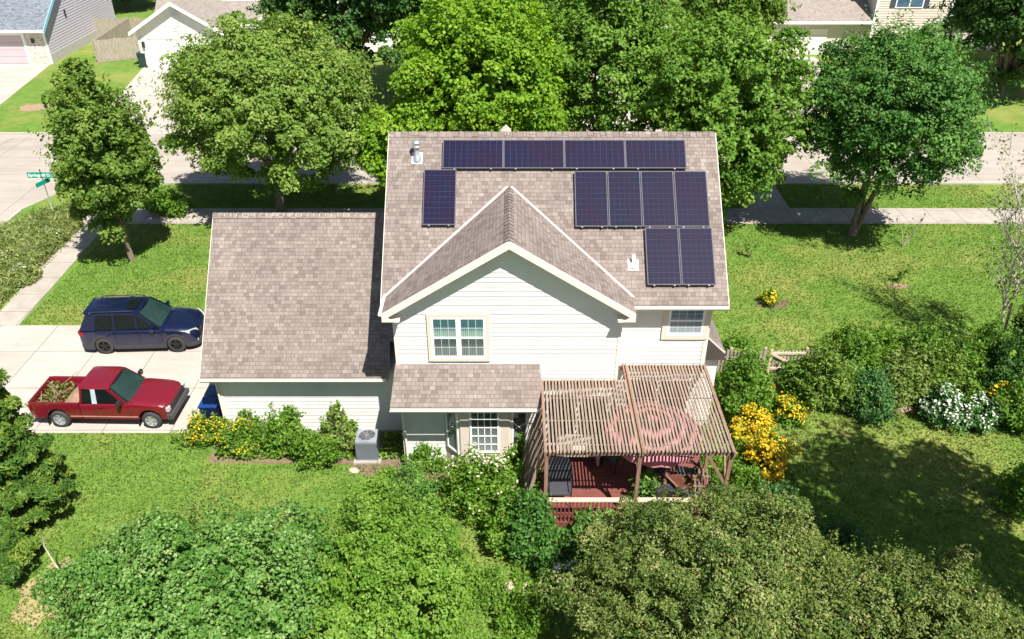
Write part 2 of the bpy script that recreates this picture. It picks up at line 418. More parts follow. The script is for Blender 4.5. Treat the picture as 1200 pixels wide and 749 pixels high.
L = {}
L['oak'] = leafmat('oak_leaf', (.09, .18, .024), (.17, .29, .045), (.33, .43, .10), .42)
L['olive'] = leafmat('ash_leaf', (.07, .155, .02), (.135, .245, .034), (.27, .36, .07), .42)
L['bright'] = leafmat('maple_leaf', (.09, .21, .010), (.19, .36, .022), (.32, .48, .045), .45)
L['mid'] = leafmat('linden_leaf', (.07, .17, .018), (.14, .28, .032), (.26, .40, .07), .42)
L['deep'] = leafmat('dark_round_leaf', (.036, .12, .02), (.085, .21, .036), (.18, .34, .075), .38)
L['dark'] = leafmat('shade_leaf', (.025, .08, .014), (.05, .135, .024), (.11, .20, .04), .35)
L['near'] = leafmat('lilac_leaf', (.055, .155, .022), (.115, .255, .04), (.30, .44, .15), .38, .42)
L['lime'] = leafmat('lime_leaf', (.065, .165, .012), (.14, .28, .026), (.27, .41, .08), .4)
L['bronze'] = leafmat('bronze_leaf', (.05, .105, .016), (.115, .180, .030), (.34, .35, .13), .33, .38)
L['feather'] = leafmat('locust_leaf', (.03, .09, .012), (.075, .165, .02), (.22, .30, .045), .33)
L['meadow'] = leafmat('meadow_blade', (.14, .21, .05), (.27, .34, .10), (.48, .48, .24), .4)
L['prairie'] = leafmat('prairie_leaf', (.10, .18, .03), (.20, .30, .06), (.38, .42, .15), .4)
L['blue'] = leafmat('bluegreen_leaf', (.05, .14, .035), (.10, .23, .06), (.20, .36, .13), .35)
L['grass'] = leafmat('grass_blade', (.085, .165, .024), (.145, .235, .038), (.235, .30, .062), .45)
L['yellow'] = leafmat('yellow_petal', (.62, .36, .01), (.80, .52, .015), (.90, .66, .04), .25)
L['whitef'] = leafmat('white_petal', (.60, .60, .55), (.75, .74, .70), (.85, .84, .82), .2)
L['pinkf'] = leafmat('blush_petal', (.62, .50, .42), (.75, .66, .58), (.82, .76, .70), .2)
# ================================================================ SETTING
def sheet(name, polys, z, m, label=None):
    mb = MB()
    for p in polys: mb.face([(x, y, z) for x, y in p])
    o = mb.build(name, m); o['kind'] = 'structure'; return o
rect = lambda x0, x1, y0, y1: [(x0, y0), (x1, y0), (x1, y1), (x0, y1)]
g = sheet('ground', [rect(-160, 160, -40, 420)], 0, M['lawn'])
sheet('road', [rect(-150, 150, 44.3, 52.6), [(-36, -30), (-26.8, -30), (-26.8, 40.5), (-25.6, 43.3), (-23.6, 44.3), (-38.5, 44.3), (-36, 41)]], .008, M['road'])
sheet('sidewalk', [rect(-22.0, 80, 38.8, 40.75), [(-22.2, 28.9), (-20.9, 28.9), (-21.3, 38.8), (-22.0, 40.75), (-23.6, 41.8), (-24.4, 40.9), (-22.9, 39.4)],
      [(-22.2, -10), (-20.9, -10), (-20.9, 21.9), (-22.2, 21.9)]], .012, M['walk'])
sheet('driveway', [rect(-26.8, -9.8, 21.9, 28.88)], .016, M['drive'])
sheet('left_neighbour_driveway', [[(-60, 52.6), (-36.8, 52.6), (-39.4, 70.3), (-60, 70.3)]], .016, M['drive'])
sheet('second_neighbour_driveway', [[(-28.6, 52.6), (-20.5, 52.6), (-23.9, 69), (-31.1, 69.2)]], .016, M['drive'])
sheet('middle_neighbour_driveway', [rect(4.8, 11.5, 52.6, 68)], .016, M['drive'])
sheet('right_neighbour_driveway', [rect(19.2, 26.6, 52.6, 72.6)], .016, M['drive'])
sheet('walk_apron', [rect(13.0, 15.2, 40.76, 44.1)], .014, M['walk'])
kb = MB()
for x0, x1 in ((-23.4, 13.0), (15.2, 100)): kb.b2((x0, 44.12, 0), (x1, 44.28, .1))
for x0, x1 in ((-150, -60), (-36.6, -28.8), (-20.3, 4.8), (11.5, 19.2), (26.6, 150)): kb.b2((x0, 52.62, 0), (x1, 52.78, .1))
kb.b2((-26.78, 29.0, 0), (-26.62, 40.4, .1)); kb.b2((-26.78, -30, 0), (-26.62, 21.8, .1))
o = kb.build('kerb', M['kerb']); o['kind'] = 'structure'
# sealed crack and joints on the street
cm = plain('joint_sealant', (.16, .14, .12), .8)
mb = MB(); rng = random.Random(4)
def crack(a, b, w=.035, n=14):
    a = Vector(a); b = Vector(b); pr = None; sd = (b-a).normalized().cross(Vector((0, 0, 1)))
    for i in range(n+1):
        p = a.lerp(b, i/n)+sd*rng.uniform(-.12, .12)*(0 < i < n)
        if pr is not None: mb.face([pr-sd*w, p-sd*w, p+sd*w, pr+sd*w])
        pr = p
crack((-33.0, 51.8, .0125), (-36.6, 41.5, .0125)); crack((-37, 48.4, .0125), (-24, 48.4, .0125), .02, 3); crack((-27.5, 52.6, .0125), (-33, 56, .0125), .02)
o = mb.build('road_joint', cm); o['kind'] = 'structure'
# bare patches
def patch(name, c, rx, ry, m, z=.006, seed=0):
    r = random.Random(seed); mb = MB(); P = []
    for k in range(26):
        t = 2*math.pi*k/26; q = r.uniform(.72, 1.1); P.append((c[0]+rx*q*math.cos(t), c[1]+ry*q*math.sin(t), z))
    mb.face(P); o = mb.build(name, m); o['kind'] = 'structure'; return o
q = G(42, 126); patch('bare_soil', q, 1.25, .95, M['soil'], seed=3)
q = G(904, 356); patch('planting_ring', q, .85, .5, M['mulch'], seed=5)
q = G(62, 690); patch('dry_ground', q, 1.0, 1.3, plain('dry_grass', (.30, .25, .11), .95, var=.3, sc_=5), seed=7)
q = G(1052, 335); patch('dry_patch', q, .6, .25, M['soil'], seed=9)
sheet('garage_bed', [[(-10.2, 20.4), (-5.4, 20.3), (-4, 19.0), (.9, 18.2), (.9, 20.2), (-3.4, 20.2), (-3.4, 21.8), (-10.2, 21.8)]], .006, M['mulch'])
sheet('fence_bed', [[(9.9, 24.4), (13, 23.0), (26, 22.6), (26, 26.2), (9.9, 25.3)]], .006, M['mulch'])
# grass tufts over the near lawns (one mass nobody could count)
rng = np.random.default_rng(11)
n = 330000
X = rng.uniform(-24, 27, n); Y = 13+rng.random(n)**1.25*31
ok = np.ones(n, bool)
for x0, x1, y0, y1 in ((-27, -10, 21.85, 28.95), (-10.3, 6.1, 20.3, 29.5), (-22.25, -20.8, 0, 42), (-40, 100, 38.75, 40.8), (-150, 150, 44.1, 60), (-40, -22.3, 0, 60), (.9, 6.3, 16.8, 21), (13, 15.2, 40, 45), (-10.3, -4, 20.35, 22)):
    ok &= ~((X > x0) & (X < x1) & (Y > y0) & (Y < y1))
X, Y = X[ok], Y[ok]; n = len(X)
P = np.stack([X, Y, rng.uniform(.02, .05, n)], 1); Nn = np.stack([rng.normal(0, 1, n), rng.normal(0, 1, n), rng.uniform(.1, .9, n)], 1)
go = leaf_mesh('grass', P, Nn, .035, .45+.2*np.sin(X*1.3+np.sin(Y*.9)*2)*np.sin(Y*1.1)+rng.normal(0, .2, n), L['grass'], None, 2.4, 3)
tag(go, 'short sunlit lawn grass around the house', 'grass', kind='stuff')

# ================================================================ HOUSE
def siding(mb, Y, z0, z1, xl, xr, step=.155, lap=.018, axis='y', sgn=-1):
    """clapboards on a wall facing -Y (axis y) or +-X (axis x); xl/xr are functions of z"""
    k = 0; z = z0
    while z < z1-1e-4:
        zt = min(z+step, z1); a0, b0, a1, b1 = xl(z), xr(z), xl(zt), xr(zt)
        if axis == 'y':
            f = lambda u, o, zz: (u, Y+sgn*o, zz)
        else:
            f = lambda u, o, zz: (Y+sgn*o, u, zz)
        if b0-a0 > .01:
            mb.face([f(a0, lap, z), f(b0, lap, z), f(b1, .001, zt), f(a1, .001, zt)] if b1-a1 > .005 else [f(a0, lap, z), f(b0, lap, z), f((a1+b1)/2, .001, zt)])
            mb.face([f(a0, 0, z), f(b0, 0, z), f(b0, lap, z), f(a0, lap, z)])
        z = zt
house = thing('house', 'two-storey cream house with brown shingle roofs, front gable and attached garage', 'house', (0, 0, 0))
RX0, RX1 = -3.9, 6.45; RY0, RZ0, RY1, RZ1 = 20.59, 6.04, 24.92, 9.84
sl_ = (RZ1-RZ0)/(RY1-RY0); RYB = 2*RY1-RY0
WX0, WX1, WYG, WYR = -3.5, 6.02, 20.2, 21.0
GX = -.08; GZ = 8.58; GYF = 19.8; GE0, GE1, GEZ = -3.76, 3.57, 6.22
# walls
mb = MB(); c = lambda v: (lambda z: v)
mb.b2((WX0, WYR, 0), (WX1, 28.9, 6.0))                       # core body
mb.b2((WX0, WYG, .0), (3.22, WYR-.002, 6.1))
mb.prism([(WX0, WYG, 6.1), (3.22, WYG, 6.1), (GX, WYG, 8.43)], (0, 2.4, 0))
mb.prism([(WX1, WYR, 6.0), (WX1, 28.9, 6.0), (WX1, RY1, 9.5)], (-.2, 0, 0))
mb.prism([(WX0, WYR, 6.0), (WX0, 28.9, 6.0), (WX0, RY1, 9.5)], (.2, 0, 0))
mb.build('wall_core', M['siding'], house)
mb = MB(); gs = (GZ-GEZ)/(GX-GE0)
siding(mb, WYG, .25, 8.45, lambda z: max(WX0, GX-(8.45-z)/gs), lambda z: min(3.22, GX+(8.45-z)/gs))
mb.build('front_gable_siding', M['siding'], house)
mb = MB(); siding(mb, WYR, .25, 6.0, c(3.22), c(WX1)); mb.build('right_wing_siding', M['siding'], house)
mb = MB()
siding(mb, WX1, .25, 9.5, lambda z: max(WYR, RY1-(9.55-z)/sl_), lambda z: min(28.9, RY1+(9.55-z)/sl_), axis='x', sgn=1)
mb.build('side_siding', M['siding'], house); mb = MB()
siding(mb, WX0, .25, 9.5, lambda z: max(WYG, RY1-(9.55-z)/sl_), lambda z: min(28.9, RY1+(9.55-z)/sl_), axis='x', sgn=-1)
mb.build('side_siding', M['siding'], house)
mb = MB()
for x, y in ((WX0-.03, WYG-.03), (3.22-.06, WYG-.03), (WX1-.06, WYR-.03)): mb.b2((x, y, .2), (x+.09, y+.09, 6.05))
mb.build('corner_board', M['trim'], house)
mb = MB(); mb.b2((WX0-.02, WYG-.02, 0), (3.24, WYR, .24)); mb.b2((3.2, WYR-.02, 0), (WX1+.02, 28.92, .24)); mb.b2((-9.87, 21.83, 0), (-3.5, 28.3, .22))
mb.build('foundation', M['foundation'], house)
# main roof
mb = MB()
mb.slope((RX0, RY0, RZ0), (RX1, RY0, RZ0), (RX1, RY1, RZ1), (RX0, RY1, RZ1))
mb.slope((RX1, RYB, RZ0), (RX0, RYB, RZ0), (RX0, RY1, RZ1), (RX1, RY1, RZ1))
roof = mb.build('roof', [M['shingle'], M['trim']], house)
def ridge_cap(a, b, parent, w=.15, step=.2, m='shingle', drop=.6):
    a = Vector(a); b = Vector(b); d = (b-a); Ln = d.length; d.normalize(); s = d.cross(Vector((0, 0, 1))).normalized(); mb = MB(); n = int(Ln/step); r = random.Random(int(Ln*100))
    for i in range(n):
        p = a+d*(i*Ln/n); q = a+d*((i+1)*Ln/n-.012); t = Vector((0, 0, .028)); t2 = Vector((0, 0, .016)); u = r.uniform(1, 30); v = r.randint(3, 60)*.14+.02
        for sg in (1, -1):
            e = s*sg*w-Vector((0, 0, w*drop))
            mb.face([p+t, q+t2, q+t2+e, p+t+e] if sg > 0 else [p+t+e, q+t2+e, q+t2, p+t], [(u, v), (u+.1, v), (u+.1, v+.1), (u, v+.1)])
    return mb.build('ridge_cap', M[m], parent)
ridge_cap((RX0, RY1, RZ1), (RX1, RY1, RZ1), roof, drop=.85)
# front gable roof
mb = MB(); yb = lambda z: RY0+(z-RZ0)/sl_
mb.slope((GE0, yb(GEZ), GEZ+.02), (GE0, GYF, GEZ+.02), (GX, GYF, GZ), (GX, yb(GZ), GZ), .1)
mb.slope((GE1, GYF, GEZ+.02), (GE1, yb(GEZ), GEZ+.02), (GX, yb(GZ), GZ), (GX, GYF, GZ), .1)
groof = mb.build('gable_roof', [M['shingle'], M['trim']], house)
ridge_cap((GX, GYF, GZ), (GX, yb(GZ)+.1, GZ), groof, .14, .2, drop=.62)
mb = MB(); nrm = Vector((0, -sl_, 1)).normalized()
for sx in (-1, 1):
    ex = GE0 if sx < 0 else GE1
    a = Vector((GX+sx*.05, yb(GZ)+.02, GZ)); b = Vector((ex+sx*.05, yb(GEZ)-.05, GEZ)); dd = (b-a).normalized(); sd = dd.cross(nrm).normalized()
    if sd.x*sx < 0: sd = -sd
    for off, w in ((.0, .06), ):
        p = a+sd*off+nrm*.02; q = b+sd*off+nrm*.02; mb.face([p-sd*w*.4, q-sd*w*.4, q+sd*w*.75, p+sd*w*.75])
mb.build('valley_flashing', plain('valley_metal', (.50, .41, .37), .7), groof)
# rake fascia on the gable
mb = MB()
for ex in (GE0, GE1):
    s_ = 1 if ex > 0 else -1
    mb.prism([(GX, GYF-.015, GZ-.025), (GX, GYF-.015, GZ-.24), (ex, GYF-.015, GEZ-.20), (ex, GYF-.015, GEZ-.005)], (0, -.03, 0))
mb.b2((GE0-.005, GYF-.05, GEZ-.25), (GE0+.5, GYF+.38, GEZ-.23)); mb.b2((GE1-.5, GYF-.05, GEZ-.25), (GE1+.005, GYF+.38, GEZ-.23))
for ex in (GE0, GE1): mb.prism([(ex, GYF-.05, GEZ-.24), (ex, GYF-.05, GEZ), (ex+(.38 if ex < 0 else -.38), GYF-.05, GEZ-.24)], (0, .03, 0))
mb.build('rake_fascia', M['trim'], groof)
mb = MB()
for ex in (GE0, GE1): mb.face([(GX, GYF, GZ-.14), (ex, GYF, GEZ-.12), (ex, WYG-.0, GEZ-.12), (GX, WYG, GZ-.14)])
mb.build('soffit', M['trim'], groof)
# main rake boards, gutters
mb = MB()
for x in (RX0-.02, RX1): mb.prism([(x, RY0, RZ0-.02), (x, RY1, RZ1-.02), (x, RY1, RZ1-.2), (x, RY0, RZ0-.2)], (.02, 0, 0)); mb.prism([(x, RYB, RZ0-.02), (x, RY1, RZ1-.02), (x, RY1, RZ1-.2), (x, RYB, RZ0-.2)], (.02, 0, 0))
mb.b2((3.4, RY0+.05, RZ0-.13), (RX1, WYR, RZ0-.11))
mb.build('rake_board', M['trim'], roof)
def gutter(x0, x1, y, z, parent, m='trim'):
    mb = MB(); pf = [(y, z-.10), (y-.09, z-.10), (y-.13, z-.03), (y-.13, z), (y-.115, z), (y-.10, z-.06), (y-.02, z-.08), (y, z)]
    mb.prism([(x0, a, b) for a, b in pf], (x1-x0, 0, 0)); return mb.build('gutter', M[m], parent)
gutter(GE1+.02, RX1, RY0, RZ0-.03, roof); gutter(-10.23, -4.1, 21.43, 2.72, house); gutter(-3.67, .95, 19.18, 3.27, house)
mb = MB(); mb.tube([(GE0-.05, GYF+.0, GEZ-.02), (GE0-.05, yb(GEZ)+.1, GEZ-.02)], .06, 8); mb.build('gutter', M['trim'], groof)
mb = MB(); mb.tube([(GE1+.12, RY0-.08, RZ0-.1), (GE1+.1, RY0-.1, RZ0-.25), (3.35, WYG+.3, RZ0-.5), (3.3, WYR-.05, RZ0-.6), (3.3, WYR-.05, 3.7)], .035, 8)
mb.tube([(WX1+.05, WYR+.1, 5.9), (WX1+.06, WYR+.05, 5.6), (WX1+.06, WYR+.05, .3)], .04, 8)
mb.tube([(-9.98, 21.6, 2.6), (-9.9, 21.78, 2.4), (-9.9, 21.78, .2)], .035, 8); mb.tube([(-3.6, 19.3, 3.15), (-3.45, 20.1, 2.9), (-3.42, 20.1, .2)], .035, 8)
mb.build('downspout', M['trim'], house)
# garage
mb = MB(); GAX0, GAX1 = -10.23, -3.52
mb.slope((GAX0, 21.43, 2.75), (-4.05, 21.43, 2.75), (-4.05, 25.42, 6.8), (GAX0, 25.42, 6.8))
mb.slope((-4.055, 22.3, 3.633), (GAX1, 22.3, 3.633), (GAX1, 25.42, 6.8), (-4.055, 25.42, 6.8))
mb.slope((GAX1, 29.41, 2.75), (GAX0, 29.41, 2.75), (GAX0, 25.42, 6.8), (GAX1, 25.42, 6.8))
garoof = mb.build('garage_roof', [M['shingle'], M['trim']], house)
ridge_cap((GAX0, 25.42, 6.8), (GAX1-.02, 25.42, 6.8), garoof, drop=.95)
mb = MB()
mb.b2((-9.85, 21.87, 0), (-3.52, 28.95, 2.7)); mb.prism([(-9.85, 21.87, 2.7), (-9.85, 28.95, 2.7), (-9.85, 25.42, 6.5)], (.2, 0, 0))
mb.build('garage_wall_core', M['siding'], house)
mb = MB(); siding(mb, 21.87, .22, 2.68, c(-9.85), c(-3.53)); siding(mb, -9.85, 2.35, 6.55, lambda z: max(21.87, 25.42-(6.6-z)/1.015), lambda z: min(28.9, 25.42+(6.6-z)/1.015), axis='x', sgn=-1)
mb.build('garage_siding', M['siding'], house)
mb = MB(); mb.b2((-9.89, 21.83, .2), (-9.79, 21.93, 2.68)); mb.prism([(GAX0-.02, 21.43, 2.73), (GAX0-.02, 25.42, 6.78), (GAX0-.02, 25.42, 6.6), (GAX0-.02, 21.43, 2.55)], (.02, 0, 0))
mb.face([(GAX0, 21.43, 2.62), (-4.05, 21.43, 2.62), (-4.05, 21.87, 2.62), (GAX0, 21.87, 2.62)])
mb.build('garage_trim', M['trim'], house)
gd = MB()
for i in range(4): gd.b2((-9.90, 22.9, .03+i*.54), (-9.872, 27.9, .55+i*.54))
gd.build('garage_door', M['gdoor'], house)
# porch / bay roof
mb = MB(); mb.slope((-3.67, 19.18, 3.3), (.95, 19.18, 3.3), (.86, 20.2, 4.2), (-3.56, 20.2, 4.2), .1)
mb.build('bay_roof', [M['shingle'], M['trim']], house)
mb = MB()
for x in (-3.56, .84): mb.prism([(x, 19.26, 3.22), (x, 20.2, 3.22), (x, 20.2, 4.08)], (.03, 0, 0))
mb.b2((-3.6, 19.26, 3.18), (.9, 20.2, 3.2)); mb.build('bay_soffit', M['trim'], house)
# right side bump-out
mb = MB(); mb.b2((WX1+.012, 22.1, 0), (6.85, 24.4, 3.3)); siding(mb, 22.1, .2, 3.3, c(WX1+.02), c(6.85)); mb.build('side_bay', M['siding'], house)
mb = MB(); mb.slope((7.0, 21.9, 3.45), (7.0, 24.6, 3.45), (WX1+.03, 24.6, 4.35), (WX1+.03, 21.9, 4.35), .1); mb.prism([(WX1+.03, 21.88, 4.28), (7.0, 21.88, 3.38), (7.0, 21.88, 3.15), (WX1+.03, 21.88, 3.15)], (0, .03, 0))
mb.build('side_bay_roof', [M['shingle'], M['trim']], house)
# windows
def window(parent, x0, x1, z0, z1, Y, cols=1, grid=(3, 2), trim='tan_trim', tw=.11, cur='curtain', gl='glass', hung=True, sill=True, low=None):
    w = thing_part('window', parent)
    def bb(mb, a, b):
        mb.b2(a, b)
    mb = MB()
    t = tw
    mb.b2((x0-t, Y-.035, z0-t), (x0, Y+.02, z1+t)); mb.b2((x1, Y-.035, z0-t), (x1+t, Y+.02, z1+t)); mb.b2((x0, Y-.035, z1), (x1, Y+.02, z1+t)); mb.b2((x0, Y-.04, z0-t), (x1, Y+.02, z0))
    casing = mb
    mb = MB(); fw = .075; n = cols; W = (x1-x0)/n
    panes = MB(); lowp = MB(); ms = MB()
    for i in range(n):
        a = x0+i*W; b = a+W
        mb.b2((a, Y-.03, z0), (a+fw, Y, z1)); mb.b2((b-fw, Y-.03, z0), (b, Y, z1)); mb.b2((a+fw, Y-.03, z0), (b-fw, Y, z0+fw)); mb.b2((a+fw, Y-.03, z1-fw), (b-fw, Y, z1))
        zm = (z0+z1)/2
        if hung: mb.b2((a+fw, Y-.032, zm-.03), (b-fw, Y, zm+.03))
        lo_ = zm if (hung and low) else z0+fw
        panes.face([(a+fw, Y-.018, lo_), (b-fw, Y-.018, lo_), (b-fw, Y-.018, z1-fw), (a+fw, Y-.018, z1-fw)])
        if lo_ > z0+fw: lowp.face([(a+fw, Y-.012, z0+fw), (b-fw, Y-.012, z0+fw), (b-fw, Y-.012, zm), (a+fw, Y-.012, zm)])
        halves = ((z0+fw, zm-.03), (zm+.03, z1-fw)) if hung else ((z0+fw, z1-fw),)
        for (c0, c1) in halves:
            for k in range(1, grid[0]):
                xx = a+fw+(W-2*fw)*k/grid[0]; ms.b2((xx-.007, Y-.026, c0), (xx+.007, Y-.02, c1))
            for k in range(1, grid[1]):
                zz = c0+(c1-c0)*k/grid[1]; ms.b2((a+fw, Y-.0262, zz-.007), (b-fw, Y-.0198, zz+.007))
    casing.build('casing', M[trim], w); mb.build('sash', M['vinyl'], w); panes.build('pane', gl if not isinstance(gl, str) else M[gl], w); ms.build('muntin', M['muntin'], w)
    if low: lowp.build('lower_pane', low, w)
    return w
def thing_part(name, parent):
    o = bpy.data.objects.new(name, None); o.empty_display_size = .1; return link(o, parent)
# glass with cloth hanging behind it: pale folds below, dark room above
def curtain_glass(name, zsplit, c_top, c_bot, folds=22, soft=.1):
    m, nt, b = mat(name); p = pos(nt); sx = nt.nodes.new('ShaderNodeSeparateXYZ'); nt.links.new(p, sx.inputs[0])
    w = nt.nodes.new('ShaderNodeTexWave'); w.inputs['Scale'].default_value = folds/6.28*1.5; w.inputs['Distortion'].default_value = 1.5; w.bands_direction = 'X'; nt.links.new(p, w.inputs['Vector'])
    cl = ramp(nt, w.outputs['Fac'], [(.1, tuple(x*.55 for x in c_bot)), (.8, c_bot)])
    prev = None
    fac = None
    for z in zsplit:
        mr = N(nt, 'ShaderNodeMapRange'); nt.links.new(sx.outputs[2], mr.inputs[0]); mr.inputs[1].default_value = z-soft; mr.inputs[2].default_value = z+soft
        mr.inputs[3].default_value = 1; mr.inputs[4].default_value = 0; fac = mr.outputs[0]
    col = mixc(nt, fac, c_top, cl); nt.links.new(col, b.inputs['Base Color']); b.inputs['Roughness'].default_value = .08; return m
M['muntin'] = plain('muntin', (.55, .60, .60), .5, var=.02)
a_ = onY(504, 371, WYG-.02); b_ = onY(570, 419, WYG-.02)
zm = (a_.z+b_.z)/2
cg = curtain_glass('curtained_glass_front', [zm+.28], (.05, .12, .13), (.30, .44, .38))
cg2 = curtain_glass('curtained_glass_lower', [zm-.3], (.07, .09, .09), (.20, .24, .22))
w = window(house, a_.x, b_.x, b_.z, a_.z, WYG-.03, 2, (3, 2), gl=cg, low=cg2)
a_ = onY(785, 358, WYR-.02); b_ = onY(823, 392, WYR-.02)
window(house, a_.x, b_.x, b_.z, a_.z, WYR-.03, 1, (4, 2), gl=curtain_glass('blue_curtain_glass', [b_.z+.62], (.10, .20, .30), (.34, .40, .44), 30), tw=.16)
# bay window under the small roof
bay = thing_part('bay_window', house)
BX0, BX1, BF0, BF1, BY = -2.15, .55, -1.62, -.1, 19.62
pts = [(BX0, WYG-.016), (BF0, BY), (BF1, BY), (BX1, WYG-.016)]
mb = MB(); pl = [(x, y, .0) for x, y in pts]; mb.prism([(x, y, .3) for x, y in pts], (0, 0, 2.88)); mb.build('bay_wall', M['tan_siding'], bay)
bg_ = curtain_glass('bay_glass', [1.9], (.06, .08, .09), (.28, .31, .30), 26, .5)
def facet_window(p, q, z0, z1, m0, grid):
    p = Vector((*p, 0)); q = Vector((*q, 0)); d = (q-p).normalized(); L_ = (q-p).length; nn = Vector((d.y, -d.x, 0)); rz = math.atan2(d.y, d.x)
    def bx(mb, u0, u1, za, zb, t0, t1):
        c_ = p+d*(u0+u1)/2+nn*(t0+t1)/2; mb.box((c_.x, c_.y, (za+zb)/2), (u1-u0, t1-t0, zb-za), rz)
    f = MB(); u0 = m0; u1 = L_-m0
    bx(f, u0, u0+.06, z0, z1, 0, .04); bx(f, u1-.06, u1, z0, z1, 0, .04); bx(f, u0+.06, u1-.06, z0, z0+.06, 0, .04); bx(f, u0+.06, u1-.06, z1-.06, z1, 0, .04)
    for k in range(1, grid[0]): xx = u0+.06+(u1-u0-.12)*k/grid[0]; bx(f, xx-.014, xx+.014, z0+.06, z1-.06, .008, .025)
    for k in range(1, grid[1]): zz = z0+(z1-z0)*k/grid[1]; bx(f, u0+.06, u1-.06, zz-.014, zz+.014, .009, .024)
    f.build('window_frame', M['vinyl'], bay); g_ = MB(); bx(g_, u0+.05, u1-.05, z0+.05, z1-.05, .001, .006); g_.build('pane', bg_, bay)
facet_window(pts[1], pts[2], 1.15, 2.85, .3, (4, 5)); facet_window(pts[0], pts[1], 1.0, 2.95, .1, (1, 2)); facet_window(pts[2], pts[3], 1.0, 2.95, .1, (1, 2))

# patio doors under the pergola
dg = glassm('door_glass', (.03, .035, .04), .05, .4)
def patio_door(x0, x1, Y):
    t = thing_part('patio_door', house); z0, z1 = .95, 3.0; xm = (x0+x1)/2
    f = MB(); f.b2((x0-.07, Y-.05, z0), (x0, Y, z1)); f.b2((x1, Y-.05, z0), (x1+.07, Y, z1)); f.b2((x0-.07, Y-.05, z1), (x1+.07, Y, z1+.08)); f.b2((xm-.05, Y-.055, z0), (xm+.05, Y, z1)); f.b2((x0, Y-.045, z0), (xm-.05, Y, z0+.12)); f.b2((xm+.05, Y-.045, z0), (x1, Y, z0+.12)); f.build('door_frame', M['vinyl'], t)
    for u, v in ((x0, xm-.05), (xm+.05, x1)):
        g_ = MB(); g_.b2((u, Y-.03, z0+.12), (v, Y-.022, z1)); g_.build('door_pane', dg, t)
patio_door(1.15, 3.0, WYG-.02); patio_door(3.7, 5.7, WYR-.02)
# roof vents: parts of the roof
def roofpt(px, py, lift=0):
    a, t = sight(px, py); dY = math.cos(a); dz = -math.sin(a)
    # ray (0,0,H)+k*(.,dY,dz); plane z = RZ0+sl_*(Y-RY0)
    k = (CAMH-RZ0+sl_*RY0)/(sl_*dY-dz); Y = k*dY; h = -k*dz
    return Vector((t*(Y*math.cos(PITCH)+h*math.sin(PITCH)), Y, CAMH-h))
v = roofpt(489, 186)
vent = thing_part('flue_vent', house); vent.location = v
mb = MB(); mb.box((0, 0, .01), (.34, .4, .015), M=Matrix.Rotation(math.atan(sl_), 3, 'X')); mb.build('flashing', M['galv'], vent)
mb = MB(); mb.lathe((0, 0, 0), [(.15, -.05), (.10, .12), (.085, .14), (.085, .42)], 18); mb.build('flue_pipe', M['galv'], vent, True)
mb = MB(); mb.lathe((0, 0, 0), [(.085, .36), (.14, .38), (.14, .42), (.125, .43), (.125, .5), (.14, .51), (.14, .55), (.02, .6)], 18); mb.build('vent_cap', M['galv'], vent, True)
v = roofpt(742, 311)
vent = thing_part('plumbing_vent', house); vent.location = v
mb = MB(); mb.box((0, 0, .01), (.32, .36, .012), M=Matrix.Rotation(math.atan(sl_), 3, 'X')); mb.lathe((0, 0, 0), [(.13, -.03), (.06, .12)], 14); mb.build('flashing', M['trim'], vent)
mb = MB(); mb.lathe((0, 0, 0), [(.045, 0), (.045, .36), (.035, .36), (.035, .3)], 14); mb.build('vent_pipe', M['white'], vent, True)
mb = MB(); v = Vector((-.2, RY1, RZ1)); mb.prism([(v.x-.16, RY1+.1, RZ1-.02), (v.x+.16, RY1+.1, RZ1-.02), (v.x, RY1+.1, RZ1+.13)], (0, .25, 0)); mb.build('ridge_vent', M['tan_trim'], roof)

# solar panels
def cellmat():
    m, nt, b = mat('solar_cells'); uv = nt.nodes.new('ShaderNodeUVMap')
    br = nt.nodes.new('ShaderNodeTexBrick'); nt.links.new(uv.outputs[0], br.inputs['Vector']); br.offset = 0
    for k, v in (('Scale', 1), ('Brick Width', 1/6), ('Row Height', 1/10), ('Mortar Size', .004), ('Mortar Smooth', .2)): br.inputs[k].default_value = v
    br.inputs['Color1'].default_value = (.008, .010, .030, 1); br.inputs['Color2'].default_value = (.012, .011, .034, 1); br.inputs['Mortar'].default_value = (.034, .038, .08, 1)
    n = noise(nt, 1.1, pos(nt), 3); col = mixc(nt, ramp(nt, n, [(.35, (0,)*3), (.65, (.6,)*3)]), br.outputs['Color'], (.018, .010, .026))
    nt.links.new(col, b.inputs['Base Color']); b.inputs['Roughness'].default_value = .45; b.inputs['Specular IOR Level'].default_value = .04
    return m
M['cell'] = cellmat(); M['clampg'] = plain('grey_clamp', (.20, .20, .21), .5)
rt = Matrix.Rotation(math.atan(sl_), 4, 'X')
